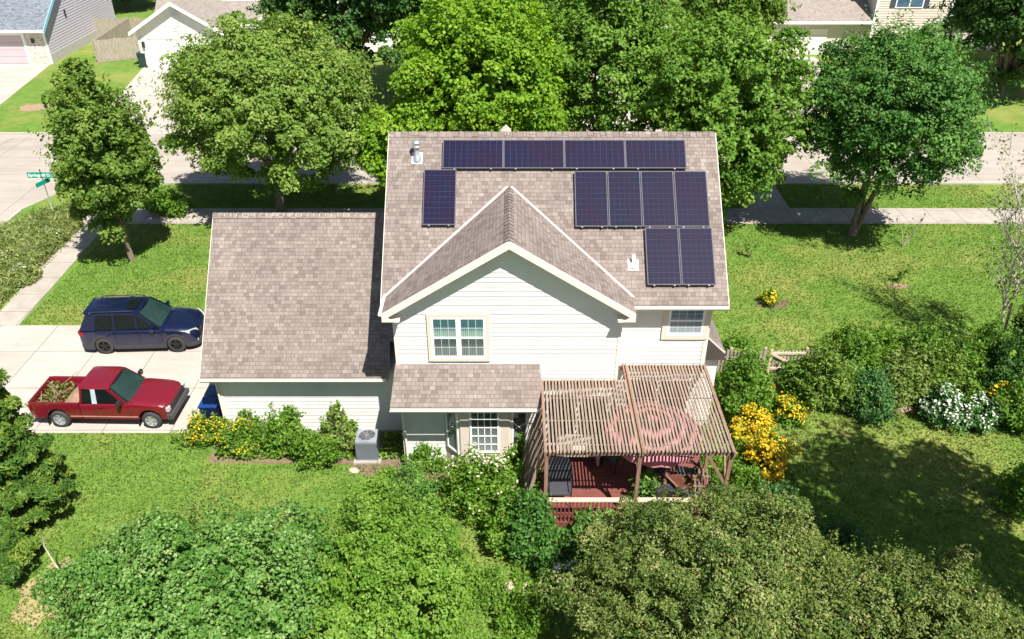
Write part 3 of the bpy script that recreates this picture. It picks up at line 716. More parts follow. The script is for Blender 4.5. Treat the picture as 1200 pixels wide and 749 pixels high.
def make_panel(w, h, label, rot):
    t = thing('solar_panel', label, 'solar panel', group='solar panels on the house roof')
    mb = MB(); f = .028
    mb.b2((-w/2, -h/2, 0), (-w/2+f, h/2, .04)); mb.b2((w/2-f, -h/2, 0), (w/2, h/2, .04)); mb.b2((-w/2+f, -h/2, 0), (w/2-f, -h/2+f, .04)); mb.b2((-w/2+f, h/2-f, 0), (w/2-f, h/2, .04))
    mb.build('panel_frame', M['pframe2'], t)
    mb = MB(); U = [(0, 0), (1, 0), (1, 1), (0, 1)] if not rot else [(0, 0), (0, 1), (1, 1), (1, 0)]
    mb.face([(-w/2+f, -h/2+f, .034), (w/2-f, -h/2+f, .034), (w/2-f, h/2-f, .034), (-w/2+f, h/2-f, .034)], U)
    mb.face([(-w/2+f, h/2-f, .005), (w/2-f, h/2-f, .005), (w/2-f, -h/2+f, .005), (-w/2+f, -h/2+f, .005)]); mb.build('cell_sheet', M['cell'], t)
    mb = MB()
    for sx in (-.3, .3): mb.box((sx*w, -h/2-.012, .02), (.05, .03, .035))
    mb.build('clamp', M['clampg'], t)
    mb = MB()
    for sx in (-.3, .3): mb.b2((sx*w-.02, -h/2+.1, -.085), (sx*w+.02, h/2-.1, -.002))
    mb.build('mounting_rail', M['alu'], t)
    return t
M['pframe2'] = plain('grey_panel_frame', (.09, .09, .11), .6, .0, spec=.2)
pw, phh = 1.035, 1.79
Pt = make_panel(pw-.02, phh-.02, '', False); Ls = make_panel(phh-.005, pw-.02-.06, '', True)
tl = roofpt(519, 166); row1 = tl.y; 
cs = math.cos(math.atan(sl_)); slotx = []
P0 = roofpt(673, 202); xr0 = P0.x; s0 = P0.y
defs = []
wl_ = (roofpt(803, 184).x-roofpt(519, 184).x)/4
names = ['leftmost sideways panel in the top row, nearest the roof flue', 'second sideways panel from the left in the top row', 'third sideways panel from the left in the top row', 'rightmost sideways panel in the top row']
yt, yb_ = roofpt(600, 166).y, roofpt(600, 200).y
for i in range(4): defs.append((Ls, roofpt(519, 184).x+wl_*(i+.5), (yt+yb_)/2, wl_/(phh), (yt-yb_)/cs/(pw-.06), names[i]))
wp = (roofpt(829, 235).x-roofpt(673, 235).x)/4; yt, yb_ = roofpt(600, 202.5).y, roofpt(600, 268).y
for i, s in enumerate(['upright panel at the left end of the block of four', 'second upright panel from the left in the block of four', 'third upright panel from the left in the block of four', 'upright panel at the right end of the row of four']):
    defs.append((Pt, roofpt(673, 235).x+wp*(i+.5), (yt+yb_)/2, wp/pw, (yt-yb_)/cs/phh, s))
yt, yb_ = roofpt(600, 268.5).y, roofpt(600, 336).y
for i, s in enumerate(['lower left panel of the bottom pair, beside the plumbing vent', 'lower right panel of the bottom pair, nearest the eave corner']):
    defs.append((Pt, roofpt(756, 302).x+wp*(i+.5), (yt+yb_)/2, wp/pw, (yt-yb_)/cs/phh, s))
yt, yb_ = roofpt(600, 200.5).y, roofpt(600, 266).y
defs.append((Pt, roofpt(515.5, 233).x, (yt+yb_)/2, wp/pw, (yt-yb_)/cs/phh, 'lone upright panel left of the gable, away from the others'))
seen = set()
for proto, x, y, sx, sy, lab in defs:
    o = proto if proto not in seen else copy_tree(proto)
    seen.add(proto); z = RZ0+sl_*(y-RY0)
    q = Vector((x, y, z))+nrm*.10
    o.location = q; o.rotation_euler = (math.atan(sl_), 0, 0); o.scale = (sx, sy, 1); o['label'] = 'dark blue ' + lab
# ================================================================ PERGOLA, DECK AND WHAT STANDS ON IT
PZ = 3.62; PYF = 16.80
PXL = G(639, 533, PZ).x; PXR = G(862, 533, PZ).x; PXM = G(752, 533, PZ).x; PXMB = G(729, 430, PZ).x
perg = thing('pergola', 'weathered brown slatted pergola over the red deck behind the house', 'pergola')
def slats(x0, x1, y0, y1, name, seed):
    mb = MB(); r = random.Random(seed); n = int((x1-x0)/.1)
    for i in range(n+1):
        x = x0+(x1-x0)*i/n+r.uniform(-.007, .007); w = .055+r.uniform(-.004, .004)
        mb.box((x, (y0+y1)/2+r.uniform(-.02, .02), PZ+.02+r.uniform(-.004, .004)), (w, y1-y0+r.uniform(-.02, .03), .04), r.uniform(-.003, .003))
    for y in np.arange(y0+.35, y1, 1.05): mb.b2((x0, y-.015, PZ-.03), (x1, y+.015, PZ-.002))
    return mb.build(name, M['pergola'], perg)
slats(PXL+.03, PXM-.06, PYF, WYG-.08, 'slatted_roof', 1); slats(PXM+.10, PXR-.04, PYF, WYR-.08, 'slatted_roof', 2)
def beam(a, b, w, h, m='pbeam', nm='beam'):
    mb = MB(); mb.bar(a, b, w, h); return mb.build(nm, M[m], perg)
zb = PZ-.10
beam((PXL, PYF+.12, zb), (PXR, PYF+.12, zb), .05, .15); beam((PXL, WYG-.06, zb), (3.22, WYG-.06, zb), .04, .15); beam((3.27, WYR-.06, zb), (PXR, WYR-.06, zb), .04, .15)
beam((PXM-.03, PYF, PZ-.04), (PXM-.03, WYR-.05, PZ-.04), .045, .16); beam((PXM+.05, PYF, PZ-.04), (PXM+.05, WYR-.05, PZ-.04), .045, .16)
beam((PXR, PYF-.03, PZ-.04), (PXR, WYR-.04, PZ-.04), .05, .17); beam((PXL, PYF-.03, PZ-.04), (PXL, WYG-.04, PZ-.04), .05, .17)
for x in (PXL+.05, PXM, PXR-.05): beam((x, PYF+.12, .0), (x, PYF+.12, zb-.08), .10, .10, nm='post')
for x in (PXL+.05, PXR-.05): beam((x, 19.0, .9), (x, 19.0, PZ-.125), .09, .09, nm='post')
# side screen of leaning slats on the left, knee braces on the right
mb = MB()
for k in range(6):
    y = 17.3+k*.42; mb.bar((PXL-.03, y, PZ-.35), (PXL-.62, y-.15, .9), .03, .10)
mb.build('screen_slat', M['pergola'], perg)
mb = MB(); mb.bar((PXR-.05, PYF+.12, 2.3), (PXR-.7, PYF+.12, zb-.05), .05, .08); mb.bar((PXR-.05, PYF+.2, 2.3), (PXR-.05, PYF+.95, zb-.05), .05, .08); mb.bar((PXM, PYF+.2, 2.6), (PXM, PYF+.8, zb-.06), .05, .08); mb.build('brace', M['pbeam'], perg)
deck = thing('deck', 'red-stained wooden deck with a low railing under the pergola', 'deck')
mb = MB(); y = 16.95
while y < WYR-.15:
    mb.b2((PXL-.02, y, .84), (PXR-.1, min(y+.135, WYR-.12), .88)) if y > WYG-.2 and False else mb.b2((PXL-.02 if y < WYG-.15 else 3.3, y, .84), (PXR-.1, y+.135, .88)); y += .143
mb.build('floor', M['deck'], deck)
mb = MB(); mb.b2((PXL-.02, 16.9, .6), (PXR-.1, 16.945, .86)); mb.b2((PXR-.1, 16.9, .6), (PXR-.06, WYR-.1, .86)); mb.b2((PXL-.06, 16.9, .6), (PXL-.025, WYG-.1, .86)); mb.build('skirt_board', M['deck'], deck)
mb = MB()
for x in (PXL+.1, PXM, PXR-.2): mb.b2((x-.06, 17.2, 0), (x+.06, 17.32, .6))
mb.build('support_post', M['pbeam'], deck)
RZ = 1.72
mb = MB(); mb.b2((PXL+.1, 16.84, RZ), (PXM-.06, 16.99, RZ+.04)); mb.b2((PXM+.06, 16.84, RZ), (PXR-.9, 16.99, RZ+.04)); mb.build('top_rail', M['rail'], deck)
mb = MB(); mb.b2((PXL+.1, 16.94, 1.0), (PXM-.06, 16.98, 1.08)); mb.b2((PXL+.1, 16.94, RZ-.09), (PXM-.06, 16.98, RZ-.002)); mb.b2((PXM+.06, 16.94, 1.0), (PXR-.9, 16.98, 1.08)); mb.b2((PXM+.06, 16.94, RZ-.09), (PXR-.9, 16.98, RZ-.002))
x = PXL+.15
while x < PXR-.9:
    if abs(x-PXM) > .08: mb.b2((x, 16.9, .92), (x+.035, 16.938, RZ-.004))
    x += .115
mb.build('balusters', M['deck'], deck)
# X-braced trellis panel on the right end
tr = thing('trellis_screen', 'red wooden screen with crossed braces at the right end of the deck', 'screen', (PXR-1.1, 17.6, .9))
mb = MB(); mb.b2((-.45, 0, .0), (.5, .03, 1.15)); mb.build('panel', M['deck'], tr)
mb = MB(); mb.bar((-.5, -.03, 0), (.5, -.03, 1.2), .07, .03); mb.bar((.5, -.065, 0), (-.5, -.065, 1.2), .07, .03); mb.bar((-.5, -.02, 0), (-.5, -.02, 1.4), .07, .04); mb.bar((.54, -.02, 0), (.54, -.02, 1.4), .07, .04); mb.build('cross_brace', M['pbeam'], tr)
st = thing('leaning_ladder', 'weathered slatted lattice leaning by the right front post of the pergola', 'lattice', (PXR-.35, 17.1, .0))
mb = MB()
for k in range(5): mb.bar((-.3+k*.12, 0, .6), (-.5+k*.12, .3, 2.5), .04, .02)
mb.build('upright', M['pergola'], st)
mb = MB()
for k in range(5): mb.bar((-.38-.04*k, .03+.05*k, .9+k*.34), (.18-.04*k, .03+.05*k, .9+k*.34), .02, .04)
mb.build('crossbar', M['pergola'], st)
# parasol
uc = Vector((4.25, 18.75, .88)); UR = 1.5
um = thing('parasol', 'open pink-red parasol with scalloped edge under the pergola slats', 'parasol', uc)
mats_red = plain('pink_parasol_cloth', (.58, .22, .25), .85, var=.08, sc_=5)
mb = MB(); n = 48; prev = None; rings = []
for r_, z_ in ((.02, 2.42), (.35, 2.34), (.7, 2.22), (1.1, 2.07), (1.38, 1.94), (1.48, 1.89)):
    ring = []
    for k in range(n):
        t = 2*math.pi*k/n; seg = (k % 6)/6; sag = math.sin(seg*math.pi); q = r_*(1-.05*sag*r_/1.75); ring.append(Vector((q*math.cos(t), q*math.sin(t), z_-.05*sag*(r_/1.75)**2)))
    rings.append(ring)
rings.append([p*1.0+Vector((0, 0, -.13+.04*math.cos((k % 3)/3*2*math.pi))) for k, p in enumerate(rings[-1])])
for i in range(len(rings)-1):
    for k in range(n): mb.face([rings[i][k], rings[i+1][k], rings[i+1][(k+1) % n], rings[i][(k+1) % n]])
mb.build('canopy', mats_red, um, True)
mb = MB(); mb.tube([(0, 0, 0), (0, 0, 2.5)], .022, 8); mb.build('pole', M['pbeam'], um)
mb = MB()
for k in range(8): a = 2*math.pi*k/8; mb.tube([(0, 0, 2.38), (1.43*math.cos(a), 1.43*math.sin(a), 1.87)], .01, 5)
mb.build('rib', M['pbeam'], um)
mb = MB(); mb.lathe((0, 0, 0), [(.01, .09), (.08, .08), (.25, .05), (.28, 0)], 16); mb.build('base', M['black'], um, True)
tb = thing('patio_table', 'round dark patio table under the parasol', 'table', uc+Vector((0, 0, 0)))
mb = MB(); mb.lathe((0, 0, 0), [(.03, .7), (.6, .7), (.62, .715), (.6, .73), (.03, .73)], 32); mb.build('tabletop', M['black'], tb)
for k in range(4): a = math.pi/4+k*math.pi/2; mb = MB(); mb.tube([(.5*math.cos(a), .5*math.sin(a), 0), (.4*math.cos(a), .4*math.sin(a), .7)], .018, 6); mb.build('leg', M['black'], tb)
dk = plain('charcoal_sling', (.05, .052, .062), .6)
def patio_chair(loc, rz, lab, group='dark patio chairs on the deck', big=1.0):
    t = thing('patio_chair', lab, 'chair', loc, rz, group); s = big
    mb = MB(); mb.box((0, 0, .42*s), (.52*s, .5*s, .05)); bevel(mb.build('seat', dk, t), .015)
    mb = MB(); P = []
    w = .28*s; h = 1.02*s
    for k in range(13): a = math.pi*k/12; P.append((w*math.cos(a), .25*s+.12*s, h-.25*s+.25*s*math.sin(a)))
    P = [(w, .25*s, .42*s)]+P+[(-w, .25*s, .42*s)]
    mb.prism(P, (0, .04, 0)); mb.build('backrest', dk, t)
    for x in (-.25, .25):
        mb = MB(); mb.tube([(x*s, -.25*s, 0), (x*s, -.25*s, .62*s), (x*s, .3*s, .64*s)], .016, 6); mb.build('armrest', M['black'], t)
        mb = MB(); mb.tube([(x*s, .28*s, 0), (x*s, .25*s, .5*s)], .016, 6); mb.build('leg', M['black'], t)
    return t
patio_chair((1.42, 17.75, .88), 0, 'dark round-backed patio chair at the left end of the deck railing', None, 1.3)
ch = patio_chair((4.45, 17.75, .88), math.pi, 'dark patio chair on the near side of the round table')
for (x, y, rz, lab) in ((5.3, 18.5, -1.8, 'dark patio chair on the right of the round table'), (3.2, 19.3, .9, 'dark patio chair on the left of the round table'), (5.2, 17.5, 2.4, 'dark patio chair nearest the crossed red screen')):
    o = copy_tree(ch); o.location = (x, y, .88); o.rotation_euler = (0, 0, rz); o['label'] = lab
ck = thing('storage_bench', 'pale painted bench against the house wall under the slats', 'bench', (2.1, 19.5, .88))
mb = MB(); mb.b2((-.7, -.25, .4), (.7, .25, .46)); bevel(mb.build('seat', M['trim'], ck), .01)
mb = MB(); mb.b2((-.7, .2, .46), (.7, .24, .9)); mb.build('backrest', M['trim'], ck)
for x in (-.62, .62):
    mb = MB(); mb.b2((x-.04, -.22, 0), (x+.04, .22, .398)); mb.build('leg', M['trim'], ck)
for lab, x, y in (('dark shrub pot on the deck by the house wall', 2.9, 20.0),):
    p = thing('planter_pot', lab, 'pot', (x, y, .88)); mb = MB(); mb.lathe((0, 0, 0), [(.02, .0), (.16, 0), (.22, .34), (.24, .36), (.2, .36), (.18, .3), (.02, .3)], 18); mb.build('pot', M['black'], p, True)
    rg = np.random.default_rng(2); cl = clumps(rg, (.3, .3, .3), 10, .16, .6); a, b, c_ = crown_pts(rg, cl, 40); leaf_mesh('foliage', a+np.array([0, 0, .55]), b, .07, c_, L['mid'], p)

# ================================================================ AC UNIT, BINS, SIGN
ac = thing('air_conditioner', 'grey outdoor air conditioning unit beside the garage wall', 'air conditioner', (-4.83, 20.75, 0))
ac.scale = (.84, .84, .92)
grey = plain('grey_metal', (.30, .33, .38), .5, .2, var=.08)
mb = MB(); mb.b2((-.42, -.4, .08), (.42, .4, .95)); bevel(mb.build('cabinet', grey, ac), .05, 3)
mb = MB()
for k in range(22): z = .14+k*.034; mb.b2((-.43, -.41, z), (.43, -.399, z+.012)); mb.b2((.418, -.4, z), (.43, .4, z+.012)) if False else None
mb.build('louvres', plain('dark_grey_metal', (.14, .15, .17), .5, .3), ac)
mb = MB(); mb.lathe((0, 0, .95), [(.36, .0), (.37, .03), (.35, .045), (.33, .03), (.33, .0)], 28)
for r_ in (.08, .14, .20, .26, .31): mb.lathe((0, 0, .97), [(r_, 0), (r_+.006, .006), (r_+.012, 0)], 28)
for k in range(8): a = k*math.pi/4; mb.bar((0, 0, .975), (.34*math.cos(a), .34*math.sin(a), .975), .01, .006)
mb.build('fan_grille', plain('grille_grey', (.30, .31, .33), .8), ac); mb = MB(); mb.lathe((0, 0, .953), [(.001, 0), (.33, 0)], 24); mb.build('fan_well', M['black'], ac)
mb = MB(); mb.b2((-.55, -.55, 0), (.55, .5, .08)); mb.build('pad', M['walk'], ac)
blk = plain('navy_bin_plastic', (.008, .018, .06), .4)
def bin_(loc, rz, lab, m, lidm, group=None, s=1.0):
    t = thing('wheelie_bin', lab, 'bin', loc, rz, group); mb = MB()
    a, b = .24*s, .29*s; lo = [(-a, -a, .06), (a, -a, .06), (a, a, .06), (-a, a, .06)]; hi = [(-b, -b, .98*s), (b, -b, .98*s), (b, b, .98*s), (-b, b, .98*s)]
    mb.face(lo[::-1]); mb.face(hi)
    for i in range(4): j = (i+1) % 4; mb.face([lo[i], lo[j], hi[j], hi[i]])
    bevel(mb.build('body', m, t), .02)
    mb = MB(); mb.b2((-b-.02, -b-.04, .985*s), (b+.02, b+.02, 1.03*s)); mb.box((0, -.05, 1.045*s), (b*1.5, b*1.3, .03)); bevel(mb.build('lid', lidm, t), .015)
    mb = MB(); mb.tube([(-b, b+.05, .93*s), (b, b+.05, .93*s)], .015, 6); mb.build('handle', M['black'], t)
    for x in (-b-.01, b-.03):
        mb = MB(); mb.tube([(x, a+.05, .12), (x+.04, a+.05, .12)], .12, 14); mb.build('wheel', M['rubber'], t)
    return t
bin_((-10.55, 22.35, .016), math.pi/2, 'navy blue bin at the near corner of the attached garage', blk, plain('blue_lid', (.012, .05, .20), .35))
bin_((-10.6, 23.1, .016), math.pi/2, 'black bin with blue-grey lid behind the navy bin by the garage', M['black'], plain('bluegrey_lid', (.05, .10, .22), .4), s=.95)
p = G(172, 77); bin_((p.x, p.y-.4, .016), math.pi, 'dark green-black bin in front of the white garage across the street', plain('green_black', (.02, .045, .05), .5), plain('green_black_lid', (.03, .06, .07), .45), s=1.15)
sg = thing('street_sign', 'green street-name sign on a thin metal pole at the corner', 'street sign', (-24.3, 39.35, 0), 0)
mb = MB(); mb.tube([(0, 0, 0), (0, 0, 2.85)], .03, 8); mb.build('pole', M['galv'], sg, True)
hh = onY(47, 205, 39.35).z
mb = MB(); mb.b2((-.72, -.012, hh-.17), (.60, .012, hh+.14)); b1 = mb.build('name_blade', M['green_sign'], sg)
mb = MB(); mb.box((0, -.05, hh-.40), (.05, .9, .22), M=Matrix.Rotation(R(-18), 3, 'Z')); b2_ = mb.build('name_blade', M['green_sign'], sg)
def text(s, size, loc, rot, m, parent, name='lettering'):
    cu = bpy.data.curves.new('t', 'FONT'); cu.body = s; cu.size = size; cu.extrude = .002; cu.align_x = 'CENTER'; cu.align_y = 'CENTER'; cu.offset = .004
    o = bpy.data.objects.new('t', cu); COL.objects.link(o); bpy.context.view_layer.update()
    me = bpy.data.meshes.new_from_object(o.evaluated_get(bpy.context.evaluated_depsgraph_get())); bpy.data.objects.remove(o)
    me.materials.clear(); me.materials.append(m); q = link(bpy.data.objects.new(name, me), parent); q.location = loc; q.rotation_euler = rot; return q
text('Springmill Dr', .225, (-.06, -.017, hh-.02), (math.pi/2, 0, 0), M['white'], b1)

# ================================================================ VEHICLES
def interp(x, tab):
    xs = [t[0] for t in tab]; return float(np.interp(x, xs, [t[1] for t in tab]))
def loft(name, xs, ring, m, parent, ang=28, caps=True):
    mb = MB(); rings = []
    for x in xs:
        h = ring(x); full = [(x, -y, z) for y, z in h]+[(x, y, z) for y, z in reversed(h[1:-1])] if abs(h[0][0]) < 1e-6 and abs(h[-1][0]) < 1e-6 else None
        rings.append(full)
    n = len(rings[0]); mb.v = [p for r in rings for p in r]
    for i in range(len(rings)-1):
        for k in range(n):
            mb.f.append((i*n+k, (i+1)*n+k, (i+1)*n+(k+1) % n, i*n+(k+1) % n)); mb.uv.append([(0, 0)]*4); mb.mi.append(0)
    if caps:
        mb.f.append(tuple(range(n))); mb.uv.append([(0, 0)]*n); mb.mi.append(0)
        q = (len(rings)-1)*n; mb.f.append(tuple(q+k for k in reversed(range(n)))); mb.uv.append([(0, 0)]*n); mb.mi.append(0)
    o = mb.build(name, m, parent, True); o.data.set_sharp_from_angle(angle=R(ang)); return o
def wheels(t, xs, hw, r, rimm, w=.23, spokes=5):
    for x in xs:
        for s in (-1, 1):
            wh = thing_part('wheel', t); wh.location = (x, s*(hw-w/2), r); wh.rotation_euler = (0, 0, 0 if s < 0 else math.pi)
            Mx = Matrix.Rotation(R(90), 3, 'X')
            mb = MB(); mb.lathe((0, 0, 0), [(r*.64, w/2), (r*.66, w/2+.004), (r*.9, w/2), (r, w/2-.04), (r, -w/2+.04), (r*.9, -w/2), (r*.6, -w/2)], 32, Mx); mb.build('tyre', M['rubber'], wh, True)
            mb = MB(); mb.lathe((0, 0, 0), [(.001, w/2-.07), (r*.6, w/2-.08), (r*.62, w/2-.01), (r*.655, w/2)], 32, Mx); mb.build('wheel_well_disc', M['black'] if rimm is not M['galv'] else rimm, wh)
            mb = MB(); mb.lathe((0, 0, 0), [(.001, w/2-.01), (r*.14, w/2-.012), (r*.17, w/2-.05)], 16, Mx)
            mb.lathe((0, 0, 0), [(r*.58, w/2-.03), (r*.6, w/2-.004), (r*.65, w/2), (r*.66, w/2-.03)], 32, Mx)
            for k in range(spokes):
                a = 2*math.pi*k/spokes+.3; y = -(w/2-.02)
                mb.bar((r*.1*math.cos(a), y, r*.1*math.sin(a)), (r*.61*math.cos(a), y, r*.61*math.sin(a)), r*.16, .03, up=(0, 1, 0))
            mb.build('rim', rimm, wh)
def paint(name, c, flake=.25):
    m, nt, b = mat(name); n = noise(nt, 1.5, pos(nt), 3); nt.links.new(ramp(nt, n, [(.3, tuple(x*.93 for x in c)), (.7, c)]), b.inputs['Base Color'])
    b.inputs['Roughness'].default_value = .32; b.inputs['Metallic'].default_value = flake; b.inputs['Coat Weight'].default_value = .8; b.inputs['Coat Roughness'].default_value = .05; return m
def cabglass(name, t, base, top, z0, z1, hb, ht, m, lev=6):
    """tapered glasshouse; base/top = (rear x, front x)"""
    mb = MB(); rings = []
    for i in range(lev+1):
        k = i/lev; x0 = base[0]+(top[0]-base[0])*k; x1 = base[1]+(top[1]-base[1])*k; h = hb+(ht-hb)*k; z = z0+(z1-z0)*k; bow = .07
        ring = [(x0, -h*.93, z), (x0+.10, -h, z), (x1-.16, -h, z), (x1-.02, -h*.86, z), (x1+bow, -h*.4, z), (x1+bow+.01, 0, z), (x1+bow, h*.4, z), (x1-.02, h*.86, z), (x1-.16, h, z), (x0+.10, h, z), (x0, h*.93, z)]
        rings.append(ring)
    n = len(rings[0])
    for i in range(lev):
        for k in range(n): mb.face([rings[i][k], rings[i][(k+1) % n], rings[i+1][(k+1) % n], rings[i+1][k]])
    mb.face(rings[-1]); o = mb.build(name, m, t)
    def sp(x, k, s, off=.01):
        h = hb+(ht-hb)*k+off; return Vector((x, s*h, z0+(z1-z0)*k))
    return o, sp
def pillars(t, sp, defs_, m, name='pillar', th=.02):
    for (xb0, xb1, xt0, xt1) in defs_:
        for s in (-1, 1):
            mb = MB(); P = [sp(xb0, -.02, s), sp(xb1, -.02, s), sp(xt1, 1.0, s), sp(xt0, 1.0, s)]
            mb.prism(P, (0, -s*th, 0)); mb.build(name, m, t)
autoglass = glassm('car_glass', (.008, .012, .012), .05, .3); shield = glassm('windscreen_glass', (.02, .045, .042), .05, .4)
# --- SUV
navy = paint('navy_paint', (.003, .007, .034), .1); clad = plain('dark_cladding', (.035, .034, .04), .6, var=.05)
suv = thing('parked_suv', 'dark navy blue SUV with roof rails and black wheels parked on the driveway', 'SUV', (-14.88, 27.72, .016), R(2.5))
suv.scale = (.95, .97, 1)
XF, XR_ = 1.50, -1.47
def arch(x, z0, xw, r, zc):
    d = [abs(x-q) for q in xw]; m = min(d); return max(z0, zc+math.sqrt(r*r-m*m)) if m < r else z0
sw = [(-2.42, .84), (-2.36, .90), (-2.1, .955), (-1, .975), (1.2, .97), (1.8, .945), (2.15, .87), (2.34, .74), (2.42, .60)]
szt = [(-2.42, 1.02), (-2.3, 1.12), (1.0, 1.12), (1.15, 1.14), (1.7, 1.09), (2.1, 1.01), (2.32, .90), (2.42, .72)]
def sring(x):
    w = interp(x, sw); zt = interp(x, szt); zb_ = arch(x, .26, (XF, XR_), .42, .37); zs = zt-.07
    zs = max(zs, zb_+.12); zt = max(zt, zs+.03)
    zm = max(.60, zb_+.04); zm = min(zm, zs-.04)
    return [(0, zb_), (w*.86, zb_), (w*.98, zb_+.02), (w, zm), (w*.99, (zm+zs)/2), (w*.965, zs-.03), (w*.90, zs+.02), (w*.75, zt), (w*.4, zt+.02), (0, zt+.03)]
xs = sorted(set([round(v, 3) for v in list(np.linspace(-2.42, 2.42, 60))+[XF+.42*math.cos(a) for a in np.linspace(0, math.pi, 15)]+[XR_+.42*math.cos(a) for a in np.linspace(0, math.pi, 15)]]))
loft('body', xs, sring, navy, suv)
def cladr(x):
    w = interp(x, sw)+.006; zb_ = arch(x, .24, (XF, XR_), .40, .37); top = max(.44, arch(x, .24, (XF, XR_), .50, .37)); top = max(top, zb_+.03)
    return [(0, zb_-.01), (w*.86, zb_-.012), (w*.985, zb_), (w+.002, top-.03), (w*.993, top), (w*.6, top), (0, top)]
loft('lower_cladding', xs, lambda x: cladr(x), clad, suv)
gl, sp = cabglass('side_glass', suv, (-2.33, .93), (-1.95, .16), 1.10, 1.70, .885, .71, autoglass)
pillars(suv, sp, [(.78, .95, .05, .20), (-.02, .06, -.04, .04), (-.95, -.86, -.92, -.84), (-2.34, -1.72, -2.0, -1.58)], navy)
mb = MB(); n = 0
def roofslab(name, t, x0, x1, h, z, m, th=.05, bow=.05):
    xs_ = np.linspace(x0, x1, 14)
    def rg(x):
        k = (x-x0)/(x1-x0); e = 1-abs(2*k-1)**6*.06; zz = z+bow*(1-(2*k-1)**2)*.5
        return [(0, z-th), (h*e, z-th), (h*e+.012, z-th*.4), (h*e*.94, zz+.0), (h*e*.6, zz+.025), (0, zz+.035)]
    return loft(name, list(xs_), rg, m, t, 40)
roofslab('roof', suv, -2.05, .20, .715, 1.735, navy)
mb = MB(); mb.b2((-.45, -.42, 1.785), (.0, .42, 1.81)); bevel(mb.build('sunroof', autoglass, suv), .01)
mb = MB()
for s in (-1, 1): mb.tube([(-1.85, s*.66, 1.75), (-1.7, s*.66, 1.80), (-.2, s*.66, 1.82), (.0, s*.66, 1.77)], .02, 6)
mb.build('roof_rail', M['black'], suv, True)
mb = MB(); mb.b2((-2.14, -.62, 1.705), (-1.98, .62, 1.74)); bevel(mb.build('spoiler', navy, suv), .012)
mb = MB(); mb.lathe((-1.7, 0, 1.78), [(.05, 0), (.02, .06), (.001, .07)], 8); mb.build('antenna', navy, suv)
ws = MB(); P = []
def wsp(k, yy, b=(.93, .16), z=(1.12, 1.72), h=(.78, .62), bw=.085):
    x = b[0]+(b[1]-b[0])*k+bw*(1-(yy*yy))+.01; return Vector((x, yy*(h[0]+(h[1]-h[0])*k), z[0]+(z[1]-z[0])*k+.004))
for i in range(6):
    for j in range(8): ws.face([wsp(i/6, -1+j/4), wsp(i/6, -1+(j+1)/4), wsp((i+1)/6, -1+(j+1)/4), wsp((i+1)/6, -1+j/4)])
ws.build('windscreen', shield, suv, True)
lampm = glassm('headlamp_lens', (.55, .57, .58), .12); redl = glassm('red_lamp_lens', (.25, .01, .01), .2)
for s in (-1, 1):
    mb = MB(); mb.prism([(2.36, s*.50, .80), (2.08, s*.86, .84), (1.92, s*.915, .96), (2.05, s*.83, .985), (2.30, s*.55, .93)], (.03, s*.02, .01)); bevel(mb.build('headlight', lampm, suv), .01)
    mb = MB(); mb.b2((-2.43, s*.64, .90), (-2.32, s*.86, 1.04)); mb.b2((-2.36, s*.80, .90), (-2.16, s*.94, 1.02)); bevel(mb.build('tail_light', redl, suv), .02)
    mb = MB(); mb.box((.70, s*1.05, 1.16), (.13, .2, .15)); mb.box((.72, s*.95, 1.12), (.05, .12, .04)); bevel(mb.build('wing_mirror', navy, suv), .03, 3)
    mb = MB(); mb.b2((2.2, s*.55, .42), (2.38, s*.72, .52)); mb.build('fog_lamp', lampm, suv)
    mb = MB()
    for x in (-.15, -1.05): mb.b2((x, s*.965, .92), (x+.2, s*.99, .95))
    mb.build('door_handle', navy, suv)
mb = MB(); mb.b2((2.36, -.52, .50), (2.445, .52, .80)); bevel(mb.build('grille', M['black'], suv), .03)
mb = MB(); mb.b2((2.30, -.25, .36), (2.44, .25, .47)); mb.build('number_plate', M['black'], suv)
mb = MB()
for x in (.06+.02, -.9, .98):
    for s in (-1, 1): mb.b2((x-.006, s*.968, .48), (x+.006, s*.982, 1.05))
mb.build('door_seam', M['black'], suv)
rimblk = plain('black_alloy', (.03, .03, .033), .35, .6)
wheels(suv, (XF, XR_), .96, .375, rimblk)
# interior hint: grey seat seen through the side glass
mb = MB()
# --- pickup
red = paint('dark_red_paint', (.17, .007, .018), .1); redlo = paint('dark_red_lower', (.15, .007, .018), .15)
tk = thing('pickup_truck', 'dark red extended-cab pickup truck with a load in its open bed', 'pickup truck', (-14.28, 22.98, .016), R(-1.2))
tk.scale = (.96, .96, 1.0)
TF, TR = 1.72, -1.66
tw = [(-2.62, .80), (-2.5, .84), (1.9, .85), (2.2, .82), (2.36, .76), (2.44, .70)]
tzt = [(-.76, 1.06), (1.0, 1.08), (1.2, 1.10), (2.1, 1.03), (2.32, .97), (2.42, .88), (2.46, .84)]
def tring(x):
    w = interp(x, tw); zt = interp(x, tzt); zb_ = arch(x, .38, (TF, TR), .42, .38); zs = zt-.05; zm = max(.68, zb_+.03)
    return [(0, zb_), (w*.9, zb_), (w*.985, zb_+.02), (w, zm), (w*1.0, zs-.12), (w*.965, zs-.02), (w*.90, zs+.02), (w*.7, zt), (w*.4, zt+.02), (0, zt+.025)]
xs = sorted(set([round(v, 3) for v in list(np.linspace(-.76, 2.44, 44))+[TF+.42*math.cos(a) for a in np.linspace(0, math.pi, 15)]]))
loft('body', xs, tring, red, tk)
